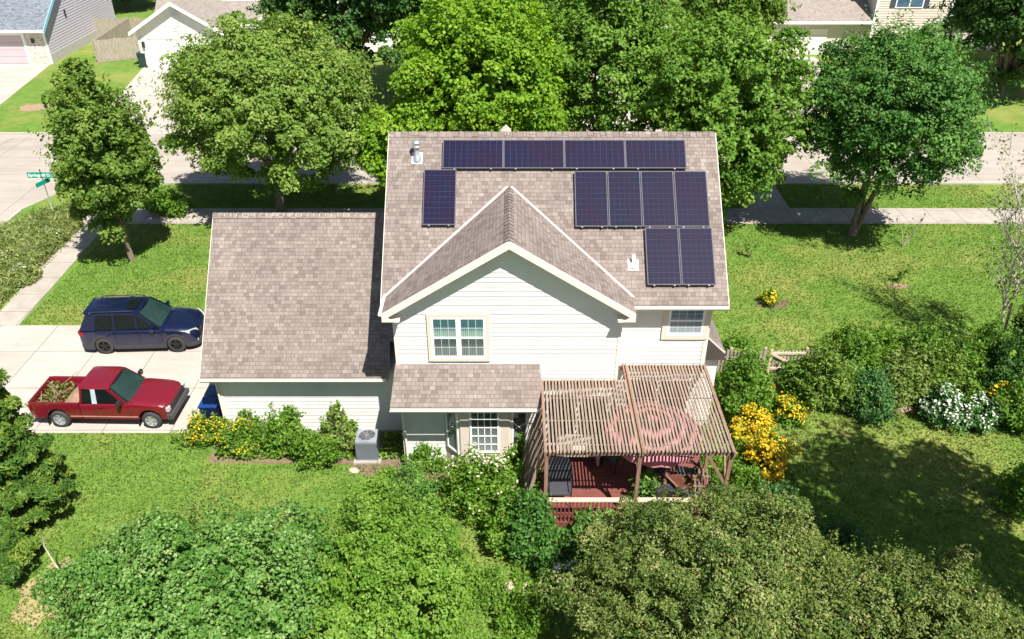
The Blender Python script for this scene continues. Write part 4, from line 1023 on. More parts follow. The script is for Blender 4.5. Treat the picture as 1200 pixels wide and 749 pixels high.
def bring(x):
    w = interp(x, tw); zb_ = arch(x, .40, (TF, TR), .42, .38); zr = 1.06; zf = max(.66, 0)
    return [(0, min(zb_, .62)), (w*.72, min(zb_, .62)), (w*.74, zb_), (w*.985, zb_+.01), (w, max(.68, zb_+.03)), (w, zr-.05), (w*.985, zr), (w*.90, zr), (w*.885, zr-.03), (w*.88, zf), (w*.4, zf), (0, zf)]
xs = sorted(set([round(v, 3) for v in list(np.linspace(-2.60, -.79, 24))+[TR+.42*math.cos(a) for a in np.linspace(0, math.pi, 15)]]))
loft('cargo_bed', xs, bring, red, tk)
mb = MB(); mb.b2((-2.64, -.80, .52), (-2.57, .80, 1.065)); bevel(mb.build('tailgate', red, tk), .015); mb = MB(); mb.b2((-.80, -.78, .66), (-.765, .78, 1.07)); mb.build('bed_bulkhead', red, tk)
gl, sp = cabglass('side_glass', tk, (-.74, 1.02), (-.66, .42), 1.06, 1.60, .80, .68, autoglass)
pillars(tk, sp, [(.84, 1.02, .28, .43), (-.74, -.66, -.66, -.58)], red)
pillars(tk, sp, [(-.28, -.10, -.26, -.10)], plain('pale_b_pillar', (.42, .48, .54), .4), 'door_pillar')
roofslab('roof', tk, -.70, .42, .69, 1.635, red, .05, .03)
ws = MB(); W2 = lambda k, y: wsp(k, y, (1.02, .42), (1.08, 1.62), (.72, .60), .085)
for i in range(6):
    for j in range(8): ws.face([W2(i/6, -1+j/4), W2(i/6, -1+(j+1)/4), W2((i+1)/6, -1+(j+1)/4), W2((i+1)/6, -1+j/4)])
ws.build('windscreen', shield, tk, True)
mb = MB(); mb.bar((1.10, -.5, 1.12), (.85, -.05, 1.29), .02, .015); mb.bar((1.12, .1, 1.12), (.87, .5, 1.29), .02, .015); mb.build('wiper', M['black'], tk)
mb = MB(); mb.b2((2.41, -.62, .70), (2.475, .62, .88)); bevel(mb.build('grille', M['black'], tk), .01)
mb = MB(); mb.b2((2.34, -.84, .42), (2.54, .84, .60)); bevel(mb.build('bumper', plain('black_bumper', (.06, .06, .065), .5), tk), .04, 3)
mb = MB(); mb.b2((-2.78, -.80, .42), (-2.64, .80, .56)); bevel(mb.build('rear_bumper', M['galv'], tk), .03)
for s in (-1, 1):
    mb = MB(); mb.b2((2.34, s*.60, .72), (2.46, s*.795, .88)); bevel(mb.build('headlight', lampm, tk), .012)
    mb = MB(); mb.b2((-2.63, s*.70, .74), (-2.55, s*.865, .98)); mb.build('tail_light', redl, tk)
    mb = MB(); mb.box((.78, s*.97, 1.17), (.10, .22, .17)); mb.box((.80, s*.86, 1.12), (.05, .12, .04)); bevel(mb.build('wing_mirror', M['black'], tk), .02)
    mb = MB(); mb.b2((-.05, s*.855, .92), (.10, s*.875, .95)); mb.build('door_handle', redlo, tk)
    mb = MB(); mb.b2((-1.2, s*.845, .50), (1.28, s*.862, .535)); mb.build('side_trim', plain('pale_stripe', (.42, .20, .17), .5), tk)
    mb = MB(); mb.b2((TF-.50, s*.70, .18), (TF-.48, s*.86, .5)); mb.b2((TR-.48, s*.70, .18), (TR-.46, s*.86, .5)); mb.build('mud_flap', M['black'], tk)
mb = MB()
for s in (-1, 1):
    for x in (-.18, 1.02): mb.b2((x-.006, s*.843, .45), (x+.006, s*.856, 1.0))
mb.build('door_seam', M['black'], tk)
wheels(tk, (TF, TR), .86, .345, M['galv'], .22, 5)
tarp = MB(); rr = random.Random(8); nx, ny = 12, 10; hgt = {}
for i in range(nx+1):
    for j in range(ny+1):
        u, v = i/nx, j/ny; hgt[i, j] = Vector((-1.55+.75*u, -.60+1.2*v, .70+.42*(math.sin(math.pi*min(1, u*1.05))**.5)*(math.sin(math.pi*v)**.4)*(.6+.4*u)+rr.uniform(-.02, .02)))
for i in range(nx):
    for j in range(ny): tarp.face([hgt[i, j], hgt[i+1, j], hgt[i+1, j+1], hgt[i, j+1]])
Mt = Matrix.Translation(tk.location) @ Matrix.Rotation(R(-1.2), 4, 'Z')
lo_ = thing('cargo_tarp', 'crumpled brown tarpaulin over a load in the truck bed', 'tarpaulin', tk.location, R(-1.2))
tarp.build('cloth', plain('brown_tarp', (.24, .16, .10), .9, var=.25), lo_, True)
bp = thing('cut_branches', 'pile of cut leafy branches in the truck bed behind the tarpaulin', 'branches', tk.location, R(-1.2))
mb = MB(); rr = random.Random(3)
for k in range(22):
    a = Vector((rr.uniform(-2.4, -1.75), rr.uniform(-.6, .6), rr.uniform(.7, .95))); d = Vector((rr.uniform(-.6, .6), rr.uniform(-.6, .6), rr.uniform(-.05, .35))); mb.tube([a, a+d*.5, a+d], [.02, .014, .006], 5)
mb.build('sticks', M['bark_red'], bp)
rg = np.random.default_rng(5); P = np.stack([rg.uniform(-2.45, -1.5, 900), rg.uniform(-.65, .65, 900), .72+rg.random(900)*.25], 1)[:420]
leaf_mesh('leaves', P, rg.normal(0, .6, (420, 3))+np.array([0, 0, .5]), .07, .6+rg.normal(0, .2, 420), L['bronze'], bp)

# ================================================================ NEIGHBOURS' HOUSES
def simple_siding(mb, Y, z0, z1, x0, x1): siding(mb, Y, z0, z1, c(x0), c(x1), .18, .02)
# left house: slate roof, lavender siding
h1 = thing('house', 'lavender-grey house with slate-blue roof and light blue fascia, top left corner', 'house')
X1 = -39.35; YH = 70.4
mb = MB(); mb.b2((-60, YH, 0), (X1, 84, 3.1)); mb.prism([(X1, YH, 3.1), (X1, 84, 3.1), (X1, 77.2, 7.6)], (-.3, 0, 0)); mb.build('wall_core', M['lav'], h1)
mb = MB(); siding(mb, X1+.01, .5, 7.5, lambda z: max(YH, 77.2-(7.6-z)/.66), lambda z: min(84, 77.2+(7.6-z)/.66), .22, .032, 'x', 1); mb.build('side_siding', M['lav'], h1)
mb = MB(); mb.b2((X1-.2, YH-.01, 0), (X1+.045, 84.01, .7)); mb.build('foundation', M['foundation'], h1)
mb = MB(); mb.slope((-60.4, YH-.6, 2.9), (X1+.35, YH-.6, 2.9), (X1+.35, 77.2, 7.9), (-60.4, 77.2, 7.9)); mb.slope((X1+.35, 84.6, 2.9), (-60.4, 84.6, 2.9), (-60.4, 77.2, 7.9), (X1+.35, 77.2, 7.9)); mb.build('roof', [M['shingle_blue'], M['white']], h1)
mb = MB()
mb.prism([(X1+.36, YH-.62, 2.92), (X1+.36, 77.2, 7.92), (X1+.36, 77.2, 7.6), (X1+.36, YH-.62, 2.6)], (.05, 0, 0)); mb.build('rake_fascia', M['blue_trim'], h1)
mb = MB(); mb.b2((-60, YH-.72, 2.72), (X1+.35, YH-.6, 2.9)); mb.b2((X1-.12, YH-.06, 0), (X1+.06, YH+.05, 2.8)); mb.b2((X1-1.95, YH-.06, 0), (X1-1.7, YH-.01, 2.7)); mb.build('gutter_and_trim', M['white'], h1)
mb = MB(); mb.b2((X1-1.7, YH-.05, 0), (X1-.13, YH, 2.7)); mb.build('stone_pier', M['stone'], h1)
mb = MB(); mb.b2((X1-1.15, YH-.2, 1.75), (X1-.95, YH-.06, 2.1)); mb.build('wall_lamp', M['black'], h1)
mb = MB(); mb.b2((-60, YH-.04, 2.35), (X1-1.95, YH-.005, 2.6)); mb.build('door_header', M['white'], h1)
mb = MB()
for i in range(4): mb.b2((-57, YH-.03, .02+i*.58), (X1-2.0, YH+.0, .57+i*.58))
mb.build('garage_door', plain('lilac_door', (.52, .42, .45), .6, var=.03), h1)
mb = MB(); mb.b2((X1+.03, 74.5, 3.0), (X1+.10, 74.7, 3.6)); mb.build('vent_hood', M['black'], h1)
# second house: white garage gable
h2 = thing('house', 'white-gabled garage house with tan roof across the street, beside the wooden fence', 'house')
hx0, hx1, hy = -31.0, -24.1, 69.2; hm = (hx0+hx1)/2
mb = MB(); mb.b2((hx0, hy, 0), (hx1, 82, 3.0)); mb.prism([(hx0, hy, 3.0), (hx1, hy, 3.0), (hm, hy, 5.1)], (0, 8, 0)); mb.b2((hx1+.002, 74, 0), (-10.5, 84, 3.0)); mb.build('wall_core', M['white'], h2)
mb = MB(); siding(mb, hy, 2.55, 5.05, lambda z: max(hx0, hm-(5.1-z)/.6087), lambda z: min(hx1, hm+(5.1-z)/.6087), .2, .03); siding(mb, hy, .1, 2.55, c(hx0), c(hx0+.75), .2, .03); siding(mb, 74, .1, 3, c(hx1), c(-10.5), .2, .03); mb.build('siding', M['siding'], h2)
mb = MB()
mb.slope((hx0-.45, 75, 2.95), (hx0-.45, hy-.5, 2.95), (hm, hy-.5, 5.32), (hm, 79, 5.32), .12); mb.slope((hx1+.45, hy-.5, 2.95), (hx1+.45, 75, 2.95), (hm, 79, 5.32), (hm, hy-.5, 5.32), .12)
mb.slope((hx0-.45, 74.2, 2.95), (-10, 73.4, 2.95), (-10, 80.5, 7.9), (hx0-.45, 80.5, 7.9)); mb.slope((-10, 87, 2.95), (hx0-.45, 87, 2.95), (hx0-.45, 80.5, 7.9), (-10, 80.5, 7.9))
for gx in (-19.6, -15.0): mb.slope((gx-2.2, 76.5, 3.2), (gx-2.2, 72.6, 3.2), (gx, 72.6, 4.8), (gx, 78, 4.8), .12); mb.slope((gx+2.2, 72.6, 3.2), (gx+2.2, 76.5, 3.2), (gx, 78, 4.8), (gx, 72.6, 4.8), .12)
mb.build('roof', [M['shingle_tan'], M['white']], h2)
mb = MB()
def rk(mb, x0, xm, x1, y, ze, zp, w=.28):
    for ex in (x0, x1): mb.prism([(xm, y, zp), (xm, y, zp-w), (ex, y, ze-w), (ex, y, ze)], (0, -.05, 0))
rk(mb, hx0-.45, hm, hx1+.45, hy-.5, 2.97, 5.34); rk(mb, -21.8, -19.6, -17.4, 72.6, 3.2, 4.8, .22); rk(mb, -17.2, -15.0, -12.8, 72.6, 3.2, 4.8, .22)
mb.build('rake_fascia', M['white'], h2)
mb = MB()
for gx in (-19.6, -15.0): mb.b2((gx-1.9, 72.9, 0), (gx+1.9, 74.2, 3.2)); mb.prism([(gx-1.9, 72.9, 3.2), (gx+1.9, 72.9, 3.2), (gx, 72.9, 4.5)], (0, 1.5, 0))
mb.build('front_gable_wall', M['tan_siding'], h2)
mb = MB(); mb.prism([(hm-.35, hy-.035, 4.2), (hm+.35, hy-.035, 4.2), (hm+.35, hy-.035, 4.45), (hm, hy-.035, 4.75), (hm-.35, hy-.035, 4.45)], (0, -.03, 0)); mb.build('gable_vent', plain('vent_grey', (.5, .52, .54), .5), h2)
mb = MB()
for i in range(4): mb.b2((hx0+.95, hy-.02, .02+i*.58), (hx1-.8, hy+.04, .57+i*.58))
mb.build('garage_door', M['white'], h2)
mb = MB(); mb.b2((hx0+.8, hy-.06, 2.36), (hx1-.7, hy+.0, 2.5)); mb.b2((hx0-.02, hy-.04, 0), (hx0+.12, hy+.0, 2.9)); mb.build('door_trim', M['trim'], h2)
mb = MB(); mb.b2((hx0+.3, hy-.22, 1.7), (hx0+.5, hy-.05, 2.15)); mb.build('wall_lamp', M['black'], h2)
# right house
h3 = thing('house', 'tan house with grey-brown roof and dark-shuttered window, top right', 'house')
hY = 72.9
mb = MB(); mb.b2((21.2, hY+.5, 0), (31.2, 84, 3.0)); mb.b2((31.2, hY+.0, 0), (37.6, 84, 8.5)); mb.b2((37.6, hY+2, 0), (44, 84, 3.2)); mb.build('wall_core', M['tan_siding'], h3)
mb = MB(); siding(mb, hY, .2, 8.4, c(31.2), c(37.6), .2, .03); siding(mb, hY+2, .2, 3.2, c(37.6), c(44), .2, .03); siding(mb, 31.2, 2.9, 8.4, c(hY), c(84), .2, .03, 'x', -1); mb.build('siding', M['tan_siding'], h3)
mb = MB(); mb.b2((31.12, hY-.06, 0), (31.3, hY, 8.4)); mb.b2((37.5, hY-.06, 0), (37.66, hY, 8.4)); mb.b2((20.7, hY-.22, 2.75), (31.1, hY-.1, 2.95)); mb.b2((37.7, hY+1.2, 3.0), (44, hY+1.3, 3.2)); mb.build('trim', M['white'], h3)
mb = MB(); mb.slope((20.7, hY-.1, 2.95), (31.1, hY-.1, 2.95), (31.1, 78.5, 6.6), (20.7, 78.5, 6.6)); mb.slope((37.68, hY+1.3, 3.2), (44, hY+1.3, 3.2), (44, 78.5, 6.0), (37.68, 78.5, 6.0)); mb.slope((31, hY-.4, 8.5), (38, hY-.4, 8.5), (38, 78.5, 11), (31, 78.5, 11)); mb.build('roof', [M['shingle_tan'], M['white']], h3)
mb = MB()
for i in range(4): mb.b2((22.4, hY+.44, .02+i*.56), (27.6, hY+.495, .55+i*.56))
mb.build('garage_door', M['gdoor'], h3)
w = thing_part('window', h3); a_ = onY(1052, 0, hY); b_ = onY(1080, 8, hY)
mb = MB(); mb.b2((a_.x-.1, hY-.07, b_.z-.1), (b_.x+.1, hY-.035, b_.z+1.7)); mb.build('window_frame', M['white'], w)
mb = MB(); mb.b2((a_.x, hY-.08, b_.z), ((a_.x+b_.x)/2-.05, hY-.075, b_.z+1.6)); mb.b2(((a_.x+b_.x)/2+.05, hY-.08, b_.z), (b_.x, hY-.075, b_.z+1.6)); mb.build('pane', M['bluewin'], w)
for x in (a_.x-.55, b_.x+.15):
    mb = MB(); mb.b2((x, hY-.07, b_.z-.05), (x+.4, hY-.035, b_.z+1.65)); mb.build('shutter', plain('dark_shutter', (.06, .07, .09), .5), w)
h4 = thing('house', 'pale house glimpsed between the street trees behind the middle of the roof', 'house')
mb = MB(); mb.b2((1.5, 76, 0), (14, 86, 3.0)); mb.build('wall', M['siding'], h4)
mb = MB(); mb.slope((1, 75.4, 3), (14.5, 75.4, 3), (14.5, 81, 6.5), (1, 81, 6.5)); mb.build('roof', [M['shingle_tan'], M['white']], h4)
mb = MB()
for i in range(4): mb.b2((5.5, 75.93, .02+i*.56), (10.8, 75.99, .55+i*.56))
mb.build('garage_door', M['gdoor'], h4)
# fences
def board_fence(a, b, h, label, gap=.02, bw=.14, seed=1, cat='fence', group=None):
    a = Vector((*a, 0)); b = Vector((*b, 0)); d = b-a; Ln = d.length; d.normalize(); rz = math.atan2(d.y, d.x)
    t = thing('wooden_fence', label, cat, a, rz, group); r = random.Random(seed); mb = MB(); x = 0
    while x < Ln-.02:
        hh = h+r.uniform(-.03, .03); mb.prism([(x, 0, .03), (x+bw, 0, .03), (x+bw, 0, hh-.05), (x+bw*.5, 0, hh), (x, 0, hh-.05)], (0, .02, 0)); x += bw+gap
    mb.build('boards', M['fence'], t); mb = MB()
    for z in (.35, h-.35): mb.b2((0, .022, z-.04), (Ln, .06, z+.04))
    mb.build('rail', M['fence'], t)
    k = int(Ln/2.2)+1
    for i in range(k+1):
        mb = MB(); q = min(Ln*i/k, Ln); mb.b2((q-.05, .062, 0), (q+.05, .16, h+.04)); mb.build('post', M['fence'], t)
    return t
board_fence((-39.3, 79.5), (-33.2, 79.5), 1.8, 'grey board fence running between the lavender house and the white garage', seed=2)
board_fence((-35.4, 70.6), (-31.05, 72.6), 1.9, 'sunlit tan board fence joined to the corner of the white garage', seed=3)
board_fence((-35.4, 70.6), (-36.0, 79.4), 1.9, 'board fence side running back from the tan fence corner', seed=4)
board_fence((7.1, 25.55), (9.7, 25.5), 1.05, 'low picket fence between the house corner and the garden gate', .05, .09, 5)
board_fence((11.3, 25.5), (25.8, 26.2), 1.05, 'low picket fence hidden among the shrubs right of the gate', .05, .09, 6)
gt = thing('garden_gate', 'small weathered picket gate with a diagonal brace in the side fence', 'gate', (9.85, 25.47, 0))
mb = MB()
for k in range(10): mb.b2((.02+k*.135, 0, .08), (.11+k*.135, .02, 1.05))
mb.build('pickets', M['fence'], gt)
mb = MB(); mb.b2((0, -.04, .9), (1.36, -.003, 1.0)); mb.b2((0, -.04, .2), (1.36, -.003, .3)); mb.bar((.05, -.06, .95), (1.3, -.06, .25), .035, .09); mb.b2((0, -.042, .0), (.09, -.002, 1.12)); mb.build('gate_board', M['rail'], gt)
# ================================================================ TREES
GS = 'street trees behind the house'
def T(name, label, px_base, rad, cz, m, **k):
    p = G(*px_base) if len(px_base) == 2 else Vector(px_base)
    return tree(name, label, 'tree', p, rad, cz, m, **k)
T('oval_tree', 'narrow slightly forked tree with bare lower trunk left of the garage', (155, 305), (1.75, 2.5, 3.6), 5.0, L['olive'], n=150, cr=.55, per=120, size=.16, seed=2, trunk=.13, off=(.1, 0), fork=1.9, hollow=.25, extra=[(-.5, .2, 2.6, (1.0, 1.1, 1.9), 26), (1.2, 0, -.6, (1.2, 1, 1.7), 26), (-.6, -.3, -2.0, (1.2, 1, 1.0), 20)])
T('spreading_tree', 'large broad olive-green tree behind the garage roof', (330, 250), (4.8, 4.9, 4.1), 5.5, L['oak'], n=460, cr=.66, per=125, size=.165, seed=5, trunk=.24, fork=2.2, off=(.35, 0), hollow=.5, extra=[(3.9, -.8, -1.6, (1.6, 1.4, 1.5), 30)])
T('maple_tree', 'bright yellow-green maple rising behind the ridge left of centre', (-1.4, 40.2, 0), (3.9, 3.6, 5.4), 6.3, L['bright'], n=300, cr=.8, per=130, size=.22, seed=7, trunk=.22, group=None, extra=[(-3.6, -1.6, -2.2, (2.2, 1.8, 2.6), 60)], aspect=1.3)
T('linden_tree', 'mid-green loose tree behind the middle of the solar panels', (4.8, 42.0, 0), (3.8, 3.3, 5.4), 6.6, L['mid'], n=250, cr=.75, per=95, size=.19, seed=9, trunk=.2)
T('linden_tree', 'tall airy light-green tree directly right of the house ridge', (10.1, 38.4, 0), (3.8, 3.4, 4.7), 5.6, L['mid'], n=290, cr=.72, per=105, size=.19, seed=12, trunk=.2, flat_bottom=.8, extra=[(-1.2, -.6, -3.0, (2.2, 1.6, 2.0), 50)])
T('round_tree', 'dark green round-headed tree with a forked bare trunk on the side lawn', (998, 275), (3.6, 4.2, 3.7), 6.0, L['deep'], n=370, cr=.72, per=130, size=.15, seed=14, trunk=.26, stems=3, off=(.55, .2), fork=3.0, hollow=.5, shell=.85)
T('backyard_tree', 'dark tree standing across the street between the maple and the broad tree', (-11.5, 57.5, 0), (5.0, 4, 5.2), 7.2, L['dark'], n=260, cr=.95, per=110, size=.26, seed=16, trunk=.25)
T('backyard_tree', 'dark blue-green tree behind the maple at the top of the picture', (-6.2, 60.0, 0), (4.4, 4, 5.6), 8.2, L['mid'], n=220, cr=.95, per=100, size=.26, seed=17, trunk=.25)
T('backyard_tree', 'tree across the street behind the loose middle tree, left part', (3.0, 60, 0), (3.6, 3.5, 5.0), 8.0, L['mid'], n=170, cr=.95, per=95, size=.26, seed=18, trunk=.25)
T('backyard_tree', 'tree across the street left of the right-hand driveway', (15.2, 60, 0), (3.4, 3.5, 4.6), 6.5, L['olive'], n=170, cr=.9, per=90, size=.26, seed=19, trunk=.25)
T('shade_tree', 'deep green shade tree casting shadow on the verge, top right corner', (36.6, 60.5, 0), (4.8, 4.5, 5.0), 6.4, L['dark'], n=280, cr=.9, per=115, size=.25, seed=20, trunk=.28, fork=1.2)
T('shade_tree', 'lighter green tree at the extreme top right edge', (44, 66, 0), (5, 4.5, 5.5), 7, L['mid'], n=230, cr=1.0, per=95, size=.28, seed=21, trunk=.28)
for i, (x, y, r, m, lab) in enumerate(((-41.5, 92, 4.2, 'dark', 'dark bushy tree behind the fence, left of the lawn gap'), (-34.0, 95, 3.2, 'olive', 'lighter bushy tree behind the far fence beside the tan roof'), (-52, 98, 5, 'dark', 'dark tree behind the lavender house roof'))):
    T('garden_tree', lab, (x, y, 0), (r, r*.9, r*.9), r*.95, L[m], n=120, cr=1.0, per=80, size=.3, seed=30+i, trunk=.2, fork=.6)
# foreground
T('foreground_tree', 'light green broad-leaved tree filling the bottom edge left of centre', (-6.9, 12.0, 0), (3.7, 2.9, 2.55), 2.45, L['near'], n=440, cr=.42, per=120, size=.105, seed=40, trunk=.12, hollow=.5, fork=.8, stems=3, aspect=1.25, extra=[(-1.6, .9, .9, (1.3, 1.2, 1.2), 40), (1.8, 1.6, .6, (1.0, .9, 1.1), 30)])
T('foreground_tree', 'upright green shrubby tree at the bottom centre beside the light green tree', (-2.9, 12.7, 0), (1.8, 2.5, 2.7), 2.3, L['lime'], n=350, cr=.36, per=110, size=.085, seed=41, trunk=.10, hollow=.5, fork=.8, stems=3, extra=[(-.6, 1.9, .9, (.9, .9, 1.4), 40)], aspect=1.5)
T('crabapple_tree', 'dense bronze-tinged crabapple tree in front of the deck', (4.9, 12.9, 0), (3.4, 2.9, 2.5), 2.1, L['bronze'], n=560, cr=.36, per=120, size=.068, seed=42, trunk=.14, hollow=.5, fork=.8, extra=[(-1.8, 1.2, .8, (1.2, 1, 1.1), 36), (1.3, 1.5, .9, (1.3, 1.1, 1.2), 36), (.2, -1, 1.6, (1.4, 1.2, 1.1), 30)])
T('crabapple_tree', 'lower bronze-tinged crabapple tree at the bottom right, sloping to the lawn', (8.9, 11.6, 0), (3.2, 2.7, 2.2), 1.7, L['bronze'], n=540, cr=.35, per=115, size=.068, seed=43, trunk=.14, hollow=.5, fork=.6, extra=[(.9, 1.6, .6, (1.2, 1, 1.0), 36), (2.2, .6, .3, (1.2, 1.1, .9), 30)])
T('evergreen_tree', 'tall dense cone-shaped green tree at the left edge below the truck', (-15.45, 17.9, 0), (.9, .9, 2.4), 2.8, L['feather'], n=90, cr=.32, per=120, size=.085, seed=44, trunk=.13, hollow=.4, fork=.8, extra=[(0, -.1, -2.0, (2.15, 2.0, .5), 75), (.1, .1, -1.15, (1.95, 1.8, .45), 70), (-.05, 0, -.3, (1.7, 1.6, .42), 60), (.08, 0, .5, (1.35, 1.3, .4), 48), (.2, .2, 1.3, (1.1, 1.0, .4), 40), (.25, .3, 2.1, (.85, .8, .4), 30), (.3, .4, 2.8, (.5, .5, .4), 18), (.5, -2.0, -2.1, (1.6, 1.5, .6), 50)], aspect=3.0)
# tall tree out of frame whose shadow lies across the right lawn
T('spreading_tree', 'tall tree beyond the right edge shading the lower right lawn', (16.5, 11.0, 0), (4.4, 4.2, 2.2), 9.4, L['oak'], n=95, cr=1.05, per=110, size=.2, seed=46, trunk=.25, off=(-1.4, 1.6), fork=6, limbs=40, hollow=.15)
# birch: thin pale stems with few leaves
bt = thing('birch_tree', 'sparse thin birch with pale bare branches at the right edge', 'tree', (19.5, 26.6, 0))
mb = MB(); rr = random.Random(21); tips = []
def grow(p, d, ln, r, dep):
    q = p; pts = [p]; rs = [r]; n_ = 5
    for k in range(n_):
        d = (d+Vector((rr.uniform(-.09, .09), rr.uniform(-.09, .09), .05 if dep < 2 else .0))).normalized(); q = q+d*ln/n_; pts.append(q); rs.append(r*(1-.75*(k+1)/n_)+.003)
        if dep < 3 and k >= 1:
            for s in range(2 if dep < 2 else 1):
                a = rr.uniform(0, 6.28); dd = (d*.9+Vector((math.cos(a), math.sin(a), .15))*rr.uniform(.45, .8)).normalized(); grow(q, dd, ln*rr.uniform(.32, .52), r*.4, dep+1)
        if dep >= 2: tips.append(q)
    mb.tube(pts, rs, 6 if dep < 2 else 4)
for a in (0, 1.9, 3.6, 5.1): grow(Vector((.1*math.cos(a), .1*math.sin(a), -.05)), Vector((math.cos(a)*.16, math.sin(a)*.16, 1)), rr.uniform(4.6, 6.4), .065, 0)
mb.build('trunk', M['bark_pale'], bt)
rg = np.random.default_rng(3); tp = np.array([tuple(t_) for t_ in tips]); ix = rg.choice(len(tp), 2200); P = tp[ix]+rg.normal(0, .12, (2200, 3))
leaf_mesh('crown', P, rg.normal(0, .6, (2200, 3)), .075, .5+rg.normal(0, .2, 2200), L['olive'], bt)
# young saplings on the lawn
def sapling(pxy, h, lab, n, seed, m='bark_red', leaf='olive'):
    t = thing('sapling', lab, 'sapling', G(*pxy)); r = random.Random(seed); mb = MB(); P = []
    for k in range(5):
        a = r.uniform(0, 6.28); pts = [Vector((0, 0, -.02))]
        for i in range(4): pts.append(pts[-1]+Vector((math.cos(a)*.10*h*r.uniform(.3, 1.3), math.sin(a)*.08*h, h/4)))
        mb.tube(pts, [.018, .014, .01, .007, .003], 5); P += [pts[i].lerp(pts[i+1], r.random()) for i in (1, 2, 3) for _ in range(n//15+1)]
    mb.build('stem', M[m], t); A = np.array([tuple(p) for p in P])+np.random.default_rng(seed).normal(0, .07, (len(P), 3))
    if n: leaf_mesh('foliage', A, np.random.default_rng(seed+1).normal(0, .7, (len(P), 3))+np.array([0, 0, .4]), .09, np.full(len(P), .5), L[leaf], t)
sapling((1058, 290), 1.8, 'thin bare pale sapling in the tree shadow by the sidewalk', 20, 2, 'bark_pale'); sapling((1052, 330), .9, 'tiny green sapling alone in the middle of the side lawn', 60, 3); sapling((877, 302), .8, 'small leafy seedling on the lawn near the house corner', 60, 4, leaf='mid')

# ================================================================ SHRUBS AND FLOWER BEDS
def S(label, pb, rad, m, name='shrub', cat='shrub', **k):
    p = G(*pb) if len(pb) == 2 else Vector(pb); return shrub(name, label, cat, p, rad, m, **k)
# yellow daisies beside the deck
def yellow_mass(lab, pb, rad, fn, seed, fs=.055, n=24, m='mid', fm='yellow', name='flower_clump'):
    return S(lab, pb, rad, L[m], name, 'flowers', n=n, cr=.22, per=80, size=.08, seed=seed, flowers=(L[fm], fn, fs), stems=8)
yellow_mass('big mass of golden-yellow daisies right of the pergola', (898, 550), (1.15, 1.0, .66), 3000, 50, .058)
yellow_mass('golden daisies behind the big yellow mass, nearer the pergola edge', (880, 512), (.8, .7, .6), 1200, 51, .058)
yellow_mass('smaller golden daisy clump at the back by the gate path', (922, 492), (.48, .5, .5), 480, 52, .055)
yellow_mass('few golden daisies behind, close to the house shrub', (893, 476), (.36, .3, .45), 160, 53, .05)
yellow_mass('pale yellow flower clump at the corner of the garage wall', (243, 520), (.75, .5, .62), 330, 54, .045)
yellow_mass('low yellow-flowered plant second from the garage corner', (285, 530), (.8, .45, .62), 110, 55, .04)
yellow_mass('yellow and orange flowers around a small bush on the side lawn', (903, 356), (.38, .28, .36), 90, 56, .06, 12)
yellow_mass('golden flowers at the right end of the fence bed', (1168, 478), (.5, .4, .5), 170, 57, .07)
yellow_mass('orange-yellow blossoms low in the shrubs in front of the bay', (551, 596), (.35, .25, .28), 60, 58, .05, 10)
# plants along the garage wall
for i, (px, py, rx, h, sp_, m, lab) in enumerate(((325, 528, .85, .75, 3, 'lime', 'leafy green plant in the middle of the garage wall bed'), (368, 545, .9, .72, 6, 'lime', 'tall-stemmed green plant before the garage wall'), (398, 530, .75, .75, 5, 'prairie', 'yellowish green plant with upright plumes near the garage wall'), (345, 505, .45, .75, 3, 'mid', 'climbing green plant tight against the garage siding'), (300, 505, .5, .55, 3, 'mid', 'dark leafy plant against the garage siding behind the yellow flowers'), (400, 508, .5, .65, 2, 'lime', 'green plant against the siding beside the air conditioner'))):
    S(lab, (px, py), (rx, .5, h), L[m], 'bedding_plant', 'plant', n=22, cr=.22, per=80, size=.085, seed=60+i, spike=sp_)
# shrubs before bay and deck
S('flowering shrub covered in pale blossoms in front of the bay window', (565, 600), (1.25, .95, 1.1), L['lime'], n=60, cr=.28, per=100, size=.085, seed=70, flowers=(L['pinkf'], 150, .055))
S('small leafy shrub under the left side of the bay roof', (497, 548), (.55, .4, .5), L['lime'], n=20, cr=.22, per=80, size=.08, seed=71)
S('rounded green bush between the air conditioner and the flowering shrub', (480, 605), (.95, .8, .95), L['near'], n=45, cr=.26, per=100, size=.075, seed=72)
S('tall dark leafy shrub left of the deck railing', (625, 650), (.85, .75, 1.15), L['deep'], n=50, cr=.28, per=100, size=.10, seed=73)
S('bright leafy shrub just left of the deck corner', (612, 590), (.7, .5, .75), L['lime'], n=32, cr=.26, per=90, size=.09, seed=74)
S('large-leaved vine sprawling below the deck railing', (690, 640), (1.05, .6, .65), L['near'], n=36, cr=.26, per=80, size=.13, seed=75)
S('leafy vine stems climbing the middle post of the deck', (752, 612), (.5, .35, 1.0), L['near'], n=22, cr=.24, per=80, size=.11, seed=76)
S('blue-green bush between the crabapple tree and the golden daisies', (905, 610), (.95, .8, .7), L['blue'], n=40, cr=.26, per=90, size=.08, seed=77)
S('green bush at the right front corner of the pergola', (862, 585), (.6, .5, .8), L['mid'], n=30, cr=.26, per=90, size=.085, seed=78)
S('low green bush on the lawn edge right of the bronze tree', (985, 650), (.8, .7, .6), L['blue'], n=30, cr=.26, per=90, size=.08, seed=79)
S('tall tangled green plant in the bed between the two foreground trees', (600, 640), (.9, .6, .9), L['lime'], n=40, cr=.26, per=90, size=.09, seed=120, spike=5)
S('low leafy plant at the path edge under the dark leafy shrub', (570, 700), (.7, .5, .4), L['mid'], n=24, cr=.24, per=80, size=.08, seed=121, spike=2)
S('bushy green plant against the left side screen of the pergola', (608, 560), (.6, .5, .7), L['mid'], n=26, cr=.24, per=80, size=.085, seed=122, spike=2)
